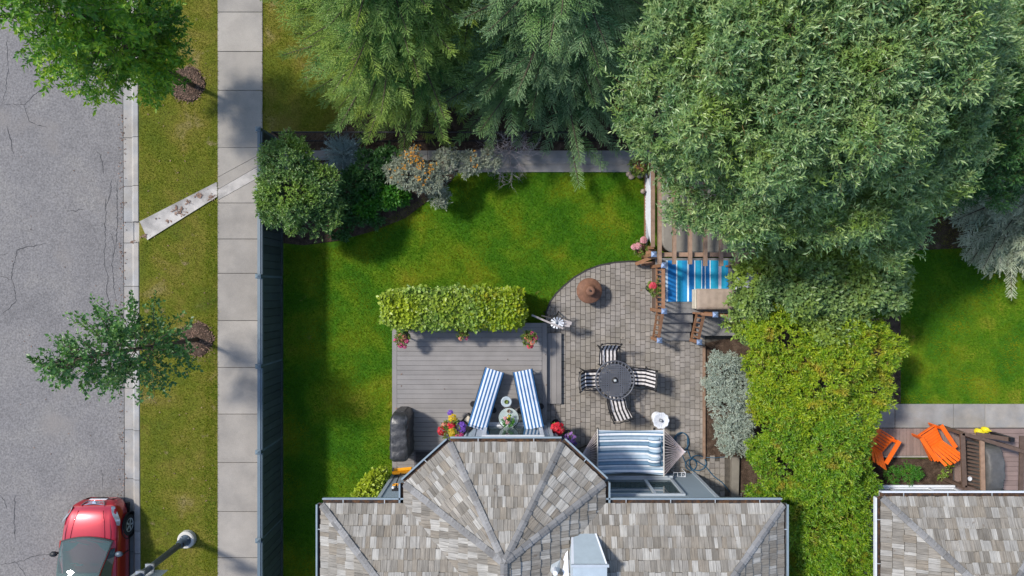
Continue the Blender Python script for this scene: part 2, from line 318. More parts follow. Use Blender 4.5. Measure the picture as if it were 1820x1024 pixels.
class MB:
    """collects faces of one piece"""
    def __init__(s, mat4=None): s.v = []; s.f = []; s.m = mat4
    def add(s, vs, fs):
        n = len(s.v)
        for p in vs:
            p = Vector(p); s.v.append(s.m @ p if s.m is not None else p)
        s.f += [tuple(i + n for i in f) for f in fs]; return s
    def box(s, lo, hi):
        x0, y0, z0 = lo; x1, y1, z1 = hi
        return s.add([(x0, y0, z0), (x1, y0, z0), (x1, y1, z0), (x0, y1, z0), (x0, y0, z1), (x1, y0, z1), (x1, y1, z1), (x0, y1, z1)],
                     [(0, 3, 2, 1), (4, 5, 6, 7), (0, 1, 5, 4), (1, 2, 6, 5), (2, 3, 7, 6), (3, 0, 4, 7)])
    def cbox(s, lo, hi, c=0.006):
        """box with chamfered top edges"""
        x0, y0, z0 = lo; x1, y1, z1 = hi
        return s.prism([(x0, y0), (x1, y0), (x1, y1), (x0, y1)], z0, z1, c)
    def prism(s, poly, z0, z1, c=0.0):
        n = len(poly); poly = [(p[0], p[1]) for p in poly]
        ar = sum(poly[i][0] * poly[(i + 1) % n][1] - poly[(i + 1) % n][0] * poly[i][1] for i in range(n))
        if ar < 0: poly = poly[::-1]
        cx = sum(p[0] for p in poly) / n; cy = sum(p[1] for p in poly) / n
        vs = [(x, y, z0) for x, y in poly] + [(x, y, z1 - c) for x, y in poly]
        fs = [tuple(range(n))[::-1]] + [(i, (i + 1) % n, n + (i + 1) % n, n + i) for i in range(n)]
        if c:
            ins = []
            for x, y in poly:
                d = math.hypot(x - cx, y - cy) or 1
                ins.append((x - (x - cx) / d * c * 1.3, y - (y - cy) / d * c * 1.3, z1))
            vs += ins
            fs += [(n + i, n + (i + 1) % n, 2 * n + (i + 1) % n, 2 * n + i) for i in range(n)]
            fs.append(tuple(range(2 * n, 3 * n)))
        else:
            fs.append(tuple(range(n, 2 * n)))
        return s.add(vs, fs)
    def beam(s, a, b, w, h, up=(0, 0, 1)):
        """square bar from a to b, w wide and h high, axis in the middle"""
        a = Vector(a); b = Vector(b); d = (b - a).normalized(); u = Vector(up)
        if abs(d.dot(u)) > 0.98: u = Vector((0, 1, 0))
        r = d.cross(u).normalized() * w / 2; t = r.cross(d).normalized() * h / 2
        vs = [a - r - t, a + r - t, a + r + t, a - r + t, b - r - t, b + r - t, b + r + t, b - r + t]
        return s.add(vs, [(3, 2, 1, 0), (4, 5, 6, 7), (0, 1, 5, 4), (1, 2, 6, 5), (2, 3, 7, 6), (3, 0, 4, 7)])
    def tube(s, pts, r, seg=8, r2=None):
        pts = [Vector(p) for p in pts]; n = len(pts); vs = []; fs = []
        pu = None
        for i, p in enumerate(pts):
            d = (pts[min(i + 1, n - 1)] - pts[max(i - 1, 0)]).normalized()
            if pu is None:
                pu = Vector((0, 0, 1)) if abs(d.z) < 0.9 else Vector((1, 0, 0))
            a = d.cross(pu)
            if a.length < 1e-4: a = d.cross(Vector((0, 1, 0.3)))
            a.normalize(); b = a.cross(d).normalized(); pu = b
            rr = r if r2 is None else r + (r2 - r) * i / (n - 1)
            for k in range(seg):
                t = 2 * math.pi * k / seg
                vs.append(p + (a * math.cos(t) + b * math.sin(t)) * rr)
        for i in range(n - 1):
            for k in range(seg):
                k2 = (k + 1) % seg
                fs.append((i * seg + k, i * seg + k2, (i + 1) * seg + k2, (i + 1) * seg + k))
        fs.append(tuple(range(seg))[::-1]); fs.append(tuple(range((n - 1) * seg, n * seg)))
        return s.add(vs, fs)
    def lathe(s, c, prof, seg=24, wob=0.0, lobes=0, cap=True):
        vs = []; fs = []; n = len(prof)
        for r, z in prof:
            for k in range(seg):
                t = 2 * math.pi * k / seg
                q = r * (1 + (wob * math.cos(lobes * t) if lobes else 0))
                vs.append((c[0] + q * math.cos(t), c[1] + q * math.sin(t), c[2] + z))
        for i in range(n - 1):
            for k in range(seg):
                k2 = (k + 1) % seg
                fs.append((i * seg + k, i * seg + k2, (i + 1) * seg + k2, (i + 1) * seg + k))
        if cap: fs.append(tuple(range(seg))[::-1]); fs.append(tuple(range((n - 1) * seg, n * seg)))
        return s.add(vs, fs)
    def grid(s, fn, nu, nv):
        vs = [fn(i / nu, j / nv) for j in range(nv + 1) for i in range(nu + 1)]
        fs = [(j * (nu + 1) + i, j * (nu + 1) + i + 1, (j + 1) * (nu + 1) + i + 1, (j + 1) * (nu + 1) + i) for j in range(nv) for i in range(nu)]
        return s.add(vs, fs)
    def build(s, name, mat, parent=None, smooth=False, sub=0):
        off = top_loc(parent)
        me = bpy.data.meshes.new(name)
        me.from_pydata([tuple(p - off) for p in s.v], [], s.f); me.update()
        o = link(name, me, mat, parent, smooth)
        if sub:
            md = o.modifiers.new('sub', 'SUBSURF'); md.levels = sub; md.render_levels = sub
        return o

def struct(name, mb, mat, label=None):
    o = mb.build(name, mat); return tag(o, label or name.replace('_', ' '), kind='structure')

def copy_tree(o, parent=None):
    c = o.copy(); COL.objects.link(c); c.parent = parent
    for ch in [q for q in bpy.data.objects if q.parent is o]: copy_tree(ch, c)
    return c

def rotz(loc, a): return Matrix.Translation(Vector(loc)) @ Matrix.Rotation(a, 4, 'Z')

def clip(poly, clipper):
    """convex clip in 2-D; clipper counter-clockwise"""
    out = list(poly); n = len(clipper)
    for i in range(n):
        a = clipper[i]; b = clipper[(i + 1) % n]
        ex, ey = b[0] - a[0], b[1] - a[1]
        inp = out; out = []
        if not inp: return []
        def side(p): return ex * (p[1] - a[1]) - ey * (p[0] - a[0])
        for j in range(len(inp)):
            p = inp[j]; q = inp[(j + 1) % len(inp)]
            sp, sq = side(p), side(q)
            if sp >= 0: out.append(p)
            if (sp >= 0) != (sq >= 0):
                t = sp / (sp - sq); out.append((p[0] + (q[0] - p[0]) * t, p[1] + (q[1] - p[1]) * t))
    return out

def ccw(poly):
    n = len(poly)
    ar = sum(poly[i][0] * poly[(i + 1) % n][1] - poly[(i + 1) % n][0] * poly[i][1] for i in range(n))
    return list(poly) if ar > 0 else list(poly)[::-1]

def area2(poly):
    n = len(poly)
    return abs(sum(poly[i][0] * poly[(i + 1) % n][1] - poly[(i + 1) % n][0] * poly[i][1] for i in range(n))) / 2

# ---------------------------------------------------------------- foliage helpers (numpy)
def unit(a): return a / np.maximum(np.linalg.norm(a, axis=-1, keepdims=True), 1e-9)
def rand_dir(n): return unit(rng.normal(size=(n, 3)))

def leaf_arrays(base, d, n, L, W, fold=0.15, curl=0.12):
    d = unit(d); s = unit(np.cross(d, n)); n2 = np.cross(s, d)
    L = np.asarray(L)[:, None]; W = np.asarray(W)[:, None]
    mid = base + d * L * 0.48
    v0 = base; v1 = mid + s * W * 0.5 + n2 * W * fold; v2 = base + d * L - n2 * L * curl; v3 = mid - s * W * 0.5 + n2 * W * fold
    N = len(base)
    V = np.stack([v0, v1, v2, v3], axis=1).reshape(-1, 3)
    i = np.arange(N)[:, None] * 4
    F = np.concatenate([i + np.array([[0, 1, 2]]), i + np.array([[0, 2, 3]])], axis=1).reshape(-1, 3)
    return V, F

def leaves_obj(name, arrs, mat, parent, kind='stuff'):
    Vs = []; Fs = []; off = 0
    for V, F in arrs:
        Vs.append(V); Fs.append(F + off); off += len(V)
    o = np_mesh(name, np.concatenate(Vs), np.concatenate(Fs), mat, parent)
    if kind: o['kind'] = kind
    return o

def shoots(pos, d, k, slen, L, W, spread=0.9, jitter=0.25, fold=0.15):
    """k leaves round each twig tip; pos, d: (n,3)"""
    n = len(pos); d = unit(d)
    ref = np.where(np.abs(d[:, 2:3]) < 0.85, np.array([[0, 0, 1.0]]), np.array([[1.0, 0, 0]]))
    a = unit(np.cross(d, ref)); b = np.cross(a, d)
    ph = rng.uniform(0, 6.283, (n, 1)) + np.arange(k)[None, :] * 2.399
    t = (np.arange(k)[None, :] + rng.uniform(0, 1, (n, k))) / k
    rad = np.cos(ph)[..., None] * a[:, None] + np.sin(ph)[..., None] * b[:, None]
    sp = spread * (1.15 - 0.75 * t)[..., None]
    ld = unit(d[:, None] * (1.0 - 0.35 * sp) + rad * sp + rng.normal(size=(n, k, 3)) * jitter)
    base = pos[:, None] + d[:, None] * (t * slen)[..., None]
    nn = unit(d[:, None] * 0.8 - rad * 0.3 + np.array([0, 0, 0.7]) + rng.normal(size=(n, k, 3)) * 0.35)
    sz = rng.uniform(0.5, 1.3, n * k)
    return leaf_arrays(base.reshape(-1, 3), ld.reshape(-1, 3), nn.reshape(-1, 3), L * sz, W * sz, fold)

def blob_pts(blobs, dens, inner=0.72, sub=9, subr=0.42, zmin=-9, up=-0.35, keep=0.80):
    """points and outward ways on lumpy clumps of leaves; blobs: (x,y,z,rx,ry,rz); dens: points for each square metre"""
    B = np.array(blobs, dtype=float)
    subs = []
    for x, y, z, rx, ry, rz in B:
        subs.append((x, y, z, rx * 0.86, ry * 0.86, rz * 0.86, 0.55))
        for q in rand_dir(sub):
            if q[2] < up: q[2] = -q[2] * 0.5
            q = q / np.linalg.norm(q); f = rng.uniform(0.66, 0.95); s = subr * rng.uniform(0.7, 1.25)
            m = min(rx, ry, rz)
            subs.append((x + q[0] * rx * f, y + q[1] * ry * f, z + q[2] * rz * f, m * s, m * s, m * s * 0.85, 1.0))
    pts = []; dirs = []
    S = np.array([q[:6] for q in subs])
    for x, y, z, rx, ry, rz, w in subs:
        ar = 4 * math.pi * ((rx * ry) ** 1.6 / 3 + (rx * rz) ** 1.6 / 3 + (ry * rz) ** 1.6 / 3) ** (1 / 1.6)
        n = max(3, int(ar * dens * w))
        d = rand_dir(n); d[:, 2] = np.where(d[:, 2] < up, -d[:, 2], d[:, 2])
        rad = np.where(rng.uniform(size=(n, 1)) < .06, rng.uniform(1.0, 1.22, (n, 1)), rng.uniform(inner, 1.04, (n, 1)))
        p = np.array([[x, y, z]]) + d * rad * np.array([[rx, ry, rz]])
        nd = unit(d / np.array([[rx, ry, rz]]))
        pts.append(p); dirs.append(nd)
    p = np.concatenate(pts); d = np.concatenate(dirs)
    deep = np.zeros(len(p), bool)
    for i in range(len(S)):
        q = (p - S[i, :3]) / S[i, 3:6]
        deep |= (q * q).sum(1) < (keep * 0.82) ** 2
    ok = (~deep | (rng.uniform(size=len(p)) < 0.18)) & (p[:, 2] > zmin)
    return p[ok], d[ok]

def branch_set(mb, root, tips, r0, r1):
    root = Vector(root)
    for t in tips:
        t = Vector(t); m = root.lerp(t, 0.5) + Vector((random.uniform(-.12, .12), random.uniform(-.12, .12), 0.12)) * (t - root).length * 0.6
        mb.tube([root, root.lerp(m, 0.5) + Vector((0, 0, 0.03)), m, m.lerp(t, 0.5) + Vector((0, 0, 0.05)), t], r0, 6, r1)
# ================================================================ THE SETTING
def px_poly(pts, z=0.0): return [tuple(P(x, y, z)[:2]) for x, y in pts]
gx = lambda x, py: x + 4.5 * (py - 400) / 1024.0                     # the kerb line drifts a little to the right
ROADZ = -0.12
mb = MB(); mb.prism([(-300, -300), (300, -300), (300, 300), (-300, 300)], -0.4, -0.2)
struct('ground', mb, 'verge', 'grassy ground reaching away on all sides')
xr0 = P(gx(219, -900), -900, ROADZ); xr1 = P(gx(219, 1900), 1900, ROADZ)
mb = MB(); mb.prism([(-24, 60), (xr0.x - 0.15, 60), (xr0.x, xr0.y), (xr1.x, xr1.y), (xr1.x, -60), (-24, -60)], -0.19, ROADZ)
road = struct('road', mb, 'asphalt', 'grey asphalt street with fine cracks')
def crack(pts, w=0.02):
    pts = [P(x, y, ROADZ) for x, y in pts]; dense = []
    for a, b in zip(pts, pts[1:]):
        n = max(2, int((b - a).length / 0.07))
        for i in range(n): dense.append(a.lerp(b, i / n) + Vector((random.gauss(0, .012), random.gauss(0, .012), 0)))
    dense.append(pts[-1]); vs = []; fs = []
    for i, p in enumerate(dense):
        d = (dense[min(i + 1, len(dense) - 1)] - dense[max(0, i - 1)]).normalized(); s = Vector((-d.y, d.x, 0))
        e = min(1, min(i, len(dense) - 1 - i) / 4 + 0.25); q = w * e * random.uniform(0.35, 1.1) / 2
        vs += [p + s * q + Vector((0, 0, 0.004)), p - s * q + Vector((0, 0, 0.004))]
    for i in range(len(dense) - 1): fs.append((2 * i, 2 * i + 1, 2 * i + 3, 2 * i + 2))
    MB().add(vs, fs).build('crack', 'crack', road)
for c in ([(0, 188), (22, 185), (43, 187), (60, 170), (75, 158), (100, 155), (140, 152), (160, 150)], [(43, 187), (48, 205), (52, 216), (66, 222), (85, 228)],
          [(12, 60), (13, 95), (14, 120), (10, 160), (4, 187)], [(14, 225), (19, 250), (24, 275)], [(172, 268), (179, 275), (184, 310)],
          [(188, 352), (187, 395), (187, 425), (185, 470), (192, 490), (190, 520), (197, 548)], [(198, 318), (196, 345), (187, 372)],
          [(209, 320), (208, 345), (209, 400), (206, 440)], [(198, 415), (204, 440), (199, 470), (203, 510), (206, 535)], [(0, 490), (20, 498), (24, 470), (31, 445), (42, 440), (82, 433)],
          [(22, 497), (26, 515), (29, 535), (15, 550), (0, 557)], [(27, 880), (25, 930), (28, 960)], [(0, 1003), (30, 1000), (62, 988), (108, 984)],
          [(30, 1000), (38, 1012), (48, 1030)], [(0, 880), (8, 890), (12, 905)], [(180, 830), (183, 850), (182, 870)], [(120, 375), (150, 372)], [(0, 455), (14, 450)]):
    crack(c, random.uniform(0.014, 0.026))

# kerb: gutter pan and raised kerb, cast in lengths
KJ = [-420, -330, -240, -150, -60, 30, 118, 245, 331, 395, 432, 509, 600, 690, 764, 851, 941, 981, 1070, 1160, 1250, 1340]
kerb = MB(); a = P(gx(219, -900), -900, ROADZ); b = P(gx(244, 1900), 1900)
kerb.prism([(a.x - .1, a.y), (a.x + .35, a.y), (b.x, b.y), (b.x - .45, b.y)], -0.19, -0.15)
kerb = struct('kerb', kerb, 'joint', 'pale concrete kerb and gutter along the street')
for y0, y1 in zip(KJ, KJ[1:]):
    g0, g1 = P(gx(219, y0), y0, ROADZ), P(gx(219, y1), y1, ROADZ)
    e = 0.008; ya, yb = g0.y - e, g1.y + e
    xa, xb = g0.x + 0.02, g1.x + 0.02
    bk = 0.02 if not (395 <= y0 < 432) else -0.06
    prof = [(0.0, ROADZ + 0.006), (0.24, ROADZ - 0.012), (0.30, ROADZ + 0.07), (0.345, bk - 0.012), (0.37, bk), (0.50, bk + 0.004), (0.515, bk - 0.008), (0.515, -0.16), (0.0, -0.16)]
    m = MB(); n = len(prof)
    m.add([(xa + x, ya, z) for x, z in prof] + [(xb + x, yb, z) for x, z in prof],
          [(i, (i + 1) % n, n + (i + 1) % n, n + i) for i in range(n)] + [tuple(range(n))[::-1], tuple(range(n, 2 * n))])
    m.build('kerb_length', 'kerb_concrete', kerb)
# verge between kerb and pavement
kx = lambda py: P(gx(219, py), py, ROADZ).x + 0.54
mb = MB(); mb.prism([(kx(-900), P(0, -900).y), (P(387, -900).x, P(0, -900).y), (P(387, 1900).x, P(0, 1900).y), (kx(1900), P(0, 1900).y)], -0.19, 0.0)
struct('verge', mb, 'verge', 'strip of dry yellowish grass between kerb and pavement')
# lawns behind
mb = MB(); mb.box((P(386, 0).x + .02, -60, -0.19), (60, 60, -0.012))
struct('lawn', mb, 'lawn', 'green lawn of the back gardens')
mb = MB(); mb.prism(px_poly([(455, -900), (1120, -900), (1120, 240), (495, 240), (455, 235)]), -0.05, -0.002)
struct('side_lawn', mb, 'verge', 'dry patchy grass under the spruces')
# pavement of cast slabs
mb = MB(); mb.box((P(387, 0).x + .004, P(0, 1900).y, -0.15), (P(470, 0).x, P(0, -900).y, -0.005))
walk = struct('pavement', mb, 'joint', 'concrete pavement beside the fence')
SJ = [-260, -190, -120, -50, 22, 92, 161, 263, 361, 425, 486, 570, 653, 736, 822, 909, 991, 1075, 1160, 1245]
for y0, y1 in zip(SJ, SJ[1:]):
    x0, x1 = 387.3, 467
    if y0 == 263:
        for q in ([(x0, 263), (x1, 263), (x1, 272), (x0, 315)], [(x0, 315.6), (x1, 272.6), (x1, 291), (x0, 337)], [(x0, 337.6), (x1, 291.6), (x1, 312), (x0, 356)], [(x0, 356.6), (x1, 312.6), (x1, 360.6), (x0, 360.6)]):
            MB().prism(px_poly(q), -0.1, 0.02 + random.uniform(-.002, .002), 0.006).build('slab', 'concrete' if q[0][1] != 337.6 else 'swale_concrete', walk)
        continue
    MB().prism(px_poly([(x0, y0 + .45), (x1, y0 + .45), (x1, y1 - .45), (x0, y1 - .45)]), -0.1, 0.02 + random.uniform(-.003, .003), 0.006).build('slab', 'concrete', walk)
# diagonal concrete drain crossing the verge
m = MB()
A0, A1, B1, B0 = P(249, 394), P(386, 324), P(387, 350), P(263, 427)
def swale(u, v):
    a = A0.lerp(A1, u); b = B0.lerp(B1, u); p = a.lerp(b, v)
    return (p.x, p.y, 0.040 - 0.03 * math.sin(math.pi * v) ** 0.7 + random.uniform(-.002, .002))
m.grid(swale, 24, 8)
drain = tag(m.build('drain_channel', 'swale_concrete', smooth=True), 'shallow stained concrete drain channel crossing the verge at a slant', kind='structure')
m = MB()
for cx, cy, r, n in ((352, 347, 8, 26), (320, 375, 14, 40), (335, 360, 8, 14), (256, 420, 6, 16), (375, 350, 9, 20), (297, 392, 8, 10), (236, 430, 4, 8)):
    for i in range(n):
        p = P(cx + random.gauss(0, r * .5), cy + random.gauss(0, r * .28), 0.035); a = random.uniform(0, 6.3); l = random.uniform(.02, .06)
        d = Vector((math.cos(a), math.sin(a), random.uniform(-.1, .3))) * l; s = Vector((-d.y, d.x, 0)) * 0.4
        m.add([p - d, p + s, p + d, p - s], [(0, 1, 2, 3)])
tag(m.build('leaf_litter', 'mulch'), 'brown leaf litter and mud lying in the slanting drain channel', 'litter', kind='stuff')

# back garden: concrete strip with a shallow channel, planting bed
m = MB()
DY0, DY1 = P(0, 306).y, P(0, 268).y
dprof = [(DY0, 0.03), (DY0 + .19, 0.028), (DY0 + .25, 0.006), (DY0 + .33, 0.006), (DY0 + .40, 0.024), (DY1, 0.03), (DY1, -0.1), (DY0, -0.1)]
strip = struct('drain_strip', MB().box((P(490, 0).x, DY0 + .01, -0.1), (P(1190, 0).x, DY1 - .01, -0.02)), 'joint', 'concrete drainage strip along the back of the garden')
xs = [P(x, 0).x for x in (492, 580, 640, 760, 880, 1069, 1190)]
for xa, xb in zip(xs, xs[1:]):
    n = len(dprof)
    MB().add([(xa + .006, y, z) for y, z in dprof] + [(xb - .006, y, z) for y, z in dprof], [(i, n + i, n + (i + 1) % n, (i + 1) % n) for i in range(n)] + [tuple(range(n)), tuple(range(n, 2 * n))[::-1]]).build('slab', 'kerb_concrete', strip)
mb = MB(); mb.prism(px_poly([(480, 268), (480, 430), (540, 436), (600, 428), (660, 412), (720, 388), (770, 350), (800, 325), (812, 306), (812, 268)]), -0.05, 0.012)
struct('planting_bed', mb, 'soil', 'dark soil bed of shrubs in the fence corner')
mb = MB(); mb.prism(px_poly([(480, 236), (480, 268), (1300, 268), (1300, 60), (760, 60), (700, 120), (664, 165), (640, 196), (612, 206), (602, 222), (598, 236)]), -0.05, 0.012)
struct('mulch_strip', mb, 'soil', 'brown mulched ground along the back fence')
mb = MB(); mb.prism(px_poly([(1600, 395), (1720, 380), (1740, 440), (1620, 445)]), -0.05, 0.006)
struct('bare_soil', mb, 'soil', 'bare dark soil under the trees')
# mulch rings round the two street trees
def mulch_ring(px, py, r, label):
    c = P(px, py); t = thing('mulch_ring', label, 'mulch', c, 'mulch rings of the street trees')
    MB().lathe((c.x, c.y, 0), [(r, -0.02), (r, 0.01), (r * .8, 0.05), (r * .3, 0.06)], 20, 0.06, 5).build('mound', 'soil', t, True)
    n = 420; a = rng.uniform(0, 6.283, n); q = r * np.sqrt(rng.uniform(0, 1.15, n))
    base = np.stack([c.x + q * np.cos(a), c.y + q * np.sin(a), 0.03 + 0.05 * (1 - q / r).clip(0, 1) + rng.uniform(0, .02, n)], 1)
    b = rng.uniform(0, 6.283, n); d = np.stack([np.cos(b), np.sin(b), rng.normal(0, .15, n)], 1)
    leaves_obj('bark_chips', [leaf_arrays(base, d, np.tile([[0, 0, 1.0]], (n, 1)), rng.uniform(.04, .10, n), rng.uniform(.015, .03, n))], 'mulch', t)
mulch_ring(333, 150, 0.52, 'ring of brown bark mulch round the upper street tree')
mulch_ring(350, 603, 0.50, 'ring of brown bark mulch round the lower street tree')

# ---------------------------------------------------------------- paved patio
curve = [(969, 575), (971, 556), (978, 538), (988, 524), (1002, 510), (1020, 495), (1042, 482), (1066, 473), (1092, 468), (1118, 466), (1150, 467), (1180, 470)]
pat = curve + [(1320, 560), (1318, 900), (969, 900)]
mb = MB(); mb.prism(px_poly(curve + [(1262, 470), (1330, 600), (1330, 930), (969, 930)]), -0.05, 0.012)
patio = struct('patio', mb, 'joint', 'patio of grey brown pavers with a curved edge')
patw = ccw(px_poly(pat))
W_P = 0.147; full = {}; pieces = []
x = P(970, 0).x
while x < P(1322, 0).x:
    y = P(0, 462).y + random.uniform(0, .2)
    while y > P(0, 905).y:
        l = random.choice((0.147, 0.147, 0.20, 0.20, 0.235)); g = 0.005
        q = [(x + g, y - l + g), (x + W_P - g, y - l + g), (x + W_P - g, y - g), (x + g, y - g)]
        c = clip(q, patw)
        cx, cy = x + W_P / 2, y - l / 2
        hid = (cx > P(1180, 0).x and cy > P(0, 590).y) or (cx > P(1256, 0).x and cy > P(0, 815).y) or (cx < 5.30 and cy < -5.48) or (cx < 2.0 and cy < -4.95) or (cx > P(1285, 0).x and cy > P(0, 880).y)
        if c and area2(c) > 0.002 and not hid:
            pieces.append((cx, cy, l, c, abs(area2(c) - area2(q)) < 1e-6))
        y -= l
    x += W_P
pieces.sort(key=lambda p: (p[0] - 2.6) ** 2 + (p[1] + 1.6) ** 2)
rest = MB(); cnt = 0
for cx, cy, l, c, whole in pieces:
    h = 0.035 + random.uniform(-.0035, .0035)
    if cnt < 300:
        if whole:
            if l not in full:
                g = .005
                o = MB().prism([(-W_P / 2 + g, -l / 2 + g), (W_P / 2 - g, -l / 2 + g), (W_P / 2 - g, l / 2 - g), (-W_P / 2 + g, l / 2 - g)], -0.03, 0.0, 0.006).build('paver', 'paver', patio)
                full[l] = o.data
            else:
                o = bpy.data.objects.new('paver', full[l]); COL.objects.link(o); o.parent = patio
            o.location = (cx, cy, h)
        else:
            MB().prism(c, 0.005, h, 0.006).build('paver', 'paver', patio)
        cnt += 1
    else: rest.prism(c, 0.005, h, 0.006)
rest.build('outer_pavers', 'paver', patio)['kind'] = 'stuff'
MB().tube([P(x, y, 0.02) + Vector((0, 0.02, 0)) for x, y in curve[:-1]], 0.028, 6).build('edging', 'black_wood', patio)
# timber edged bed with the silver shrub, dirt under the stair
mb = MB(); mb.prism(px_poly([(1252, 610), (1252, 815), (1300, 815), (1300, 890), (1330, 890), (1600, 890), (1600, 560), (1300, 600)]), -0.05, 0.02)
struct('shrub_bed', mb, 'soil', 'soil bed under the shrubs right of the patio')
tag(MB().beam(P(1251, 615, .05), P(1251, 815, .05), .07, .10).build('bed_edging', 'pergola_wood'), 'timber edging between the patio and the silver shrub', 'edging')
tag(MB().beam(P(1306, 812, .08), P(1304, 905, .08), .22, .16).build('border_sleeper', 'taupe_vinyl'), 'weathered sleeper at the patio corner beside the yellow hedge', 'sleeper')
# neighbour: concrete path, boards
mb = MB(); mb.box((P(1560, 0).x, P(0, 766).y, -0.1), (P(1560, 0).x + 16, P(0, 718).y, 0.0))
npath = struct('garden_path', mb, 'joint', 'pale concrete path edging the neighbouring lawn')
for x0, x1 in ((1500, 1590), (1590, 1694), (1694, 1750), (1750, 1850), (1850, 1950)):
    MB().prism(px_poly([(x0 + .4, 718), (x1 - .4, 718), (x1 - .4, 760), (x0 + .4, 760)]), -0.05, 0.025, 0.006).build('slab', 'kerb_concrete', npath)
mb = MB(); mb.prism(px_poly([(1560, 815), (1700, 815), (1700, 866), (1560, 866)]), -0.05, 0.03)
struct('side_bed', mb, 'soil', 'mulched bed beside the neighbouring boards')

# ---------------------------------------------------------------- fence along the pavement
FH = 1.75; FX = P(463, 0, FH).x; FTOP = P(0, 226, FH).y
fence = thing('board_fence', 'dark green vertical board fence with pale capping along the pavement', 'fence', (FX, -4, 0))
posts = [P(0, y, FH).y for y in (336, 491, 651, 803, 960)]
posts = [FTOP - 0.06] + posts + [posts[-1] - 2.38 * i for i in (1, 2)]
for i, y in enumerate(posts):
    p = MB().box((FX - .11, y - .05, -.1), (FX + .01, y + .05, FH + .05)).build('post', 'fence_cap', fence)
    MB().add([(FX - .125, y - .065, FH + .05), (FX + .025, y - .065, FH + .05), (FX + .025, y + .065, FH + .05), (FX - .125, y + .065, FH + .05), (FX - .05, y, FH + .09)], [(0, 1, 4), (1, 2, 4), (2, 3, 4), (3, 0, 4), (3, 2, 1, 0)]).build('post_cap', 'fence_cap', p)
board_me = None
for y0, y1 in zip(posts, posts[1:]):
    n = 11; w = (y0 - y1 - 0.04) / n
    for k in range(n):
        yc = y0 - .02 - w * (k + .5)
        if board_me is None:
            o = MB().add([(-.012, -.5, 0), (.012, -.5, 0), (.02, -.38, 0), (.02, .38, 0), (.012, .5, 0), (-.012, .5, 0), (-.012, -.5, FH - .12), (.012, -.5, FH - .12), (.02, -.38, FH - .12), (.02, .38, FH - .12), (.012, .5, FH - .12), (-.012, .5, FH - .12)],
                         [(0, 1, 7, 6), (1, 2, 8, 7), (2, 3, 9, 8), (3, 4, 10, 9), (4, 5, 11, 10), (5, 0, 6, 11), (6, 7, 8, 9, 10, 11), (5, 4, 3, 2, 1, 0)]).build('board', 'fence_green', None)
            board_me = o.data; o.parent = fence
        else:
            o = bpy.data.objects.new('board', board_me); COL.objects.link(o); o.parent = fence
        o.location = (random.uniform(-.004, .004), yc + 4, 0.05); o.scale = (1, w * 0.95, 1)
    MB().box((FX - .03, y1 + .05, .13), (FX - .016, y0 - .05, FH - .1)).build('gap_light_stop', 'black_wood', fence)  # dark sheet added behind the boards to stop light leaking through the gaps
    MB().box((FX - .045, y1 + .05, FH - .09), (FX + .045, y0 - .05, FH)).build('top_rail', 'fence_cap', fence)
    MB().box((FX - .075, y1 + .05, FH + .003), (FX + .005, y0 - .05, FH + .03)).build('capping', 'fence_cap', fence)
    MB().box((FX - .03, y1 + .05, .02), (FX + .035, y0 - .05, .12)).build('bottom_rail', 'fence_green', fence)

# thin black wire fence along the back
BY = P(0, 235, 1.2).y
wf = thing('wire_fence', 'black wire mesh fence with thin rails under the spruces', 'fence', (-2, BY, 0))
for x in np.arange(FX + .15, 6.6, 2.4):
    MB().tube([(x, BY, -.05), (x, BY, 1.25)], .025, 6).build('post', 'black_metal', wf)
MB().tube([(FX + .1, BY, 1.2), (6.6, BY, 1.2)], .022, 6).build('rail', 'black_metal', wf)
MB().tube([(FX + .1, BY, .08), (6.6, BY, .08)], .02, 6).build('rail', 'black_metal', wf)
m = MB()
for x in np.arange(FX + .2, 6.6, .11):
    for s in (-1, 1): m.beam((x, BY + s * .002, .08), (x + s * .55, BY + s * .002, 1.2), .004, .004)
m.build('wire_mesh', 'black_metal', wf)['kind'] = 'stuff'

# ---------------------------------------------------------------- timber deck by the bay
DZ = 0.30
DX0, DX1 = P(697, 0, DZ).x, P(972, 0, DZ).x
DYT, DYB = P(0, 574, DZ).y, -5.45
deck = thing('timber_deck', 'low grey board deck between the lawn and the bay window', 'deck', (-1.2, -3, 0))
MB().box((DX0 + .03, DYB, 0), (DX1 - .03, DYT - .03, DZ - .05)).build('frame', 'deck_fascia', deck)
MB().box((DX0, DYB, DZ - .03), (DX0 + .135, DYT, DZ)).build('border_board', 'deck_board', deck)
MB().box((DX1 - .135, DYB, DZ - .03), (DX1, DYT, DZ)).build('border_board', 'deck_board', deck)
y = DYT
while y > DYB:
    MB().cbox((DX0 + .142, y - .135, DZ - .03), (DX1 - .142, y - .004, DZ + random.uniform(-.0015, .0015)), .005).build('board', 'deck_board', deck)
    y -= 0.138
step = thing('deck_step', 'low two board step along the right side of the deck', 'step', (1.2, -2.3, 0))
SX1 = P(998, 0, .16).x; SY0, SY1 = P(0, 592, .16).y, P(0, 718, .16).y
MB().box((DX1 + .01, SY1 + .03, 0.04), (SX1 - .03, SY0 - .03, .12)).build('riser', 'deck_fascia', step)
for i in range(3):
    w = (SX1 - DX1 - .01) / 3
    MB().cbox((DX1 + .01 + w * i, SY1, .13), (DX1 + .004 + w * (i + 1), SY0, .16), .005).build('tread', 'deck_board', step)
grate = thing('light_well_grate', 'black slatted grate in the deck under the left bay eave', 'grate', (-2.5, -4.95, DZ))
MB().box((-2.85, -5.2, DZ + .003), (-2.15, -4.72, DZ + .02)).build('frame', 'deck_fascia', grate)
for i in range(10):
    MB().box((-2.80, -5.15 + i * .04, DZ + .022), (-2.2, -5.13 + i * .04, DZ + .04)).build('slat', 'black_metal', grate)

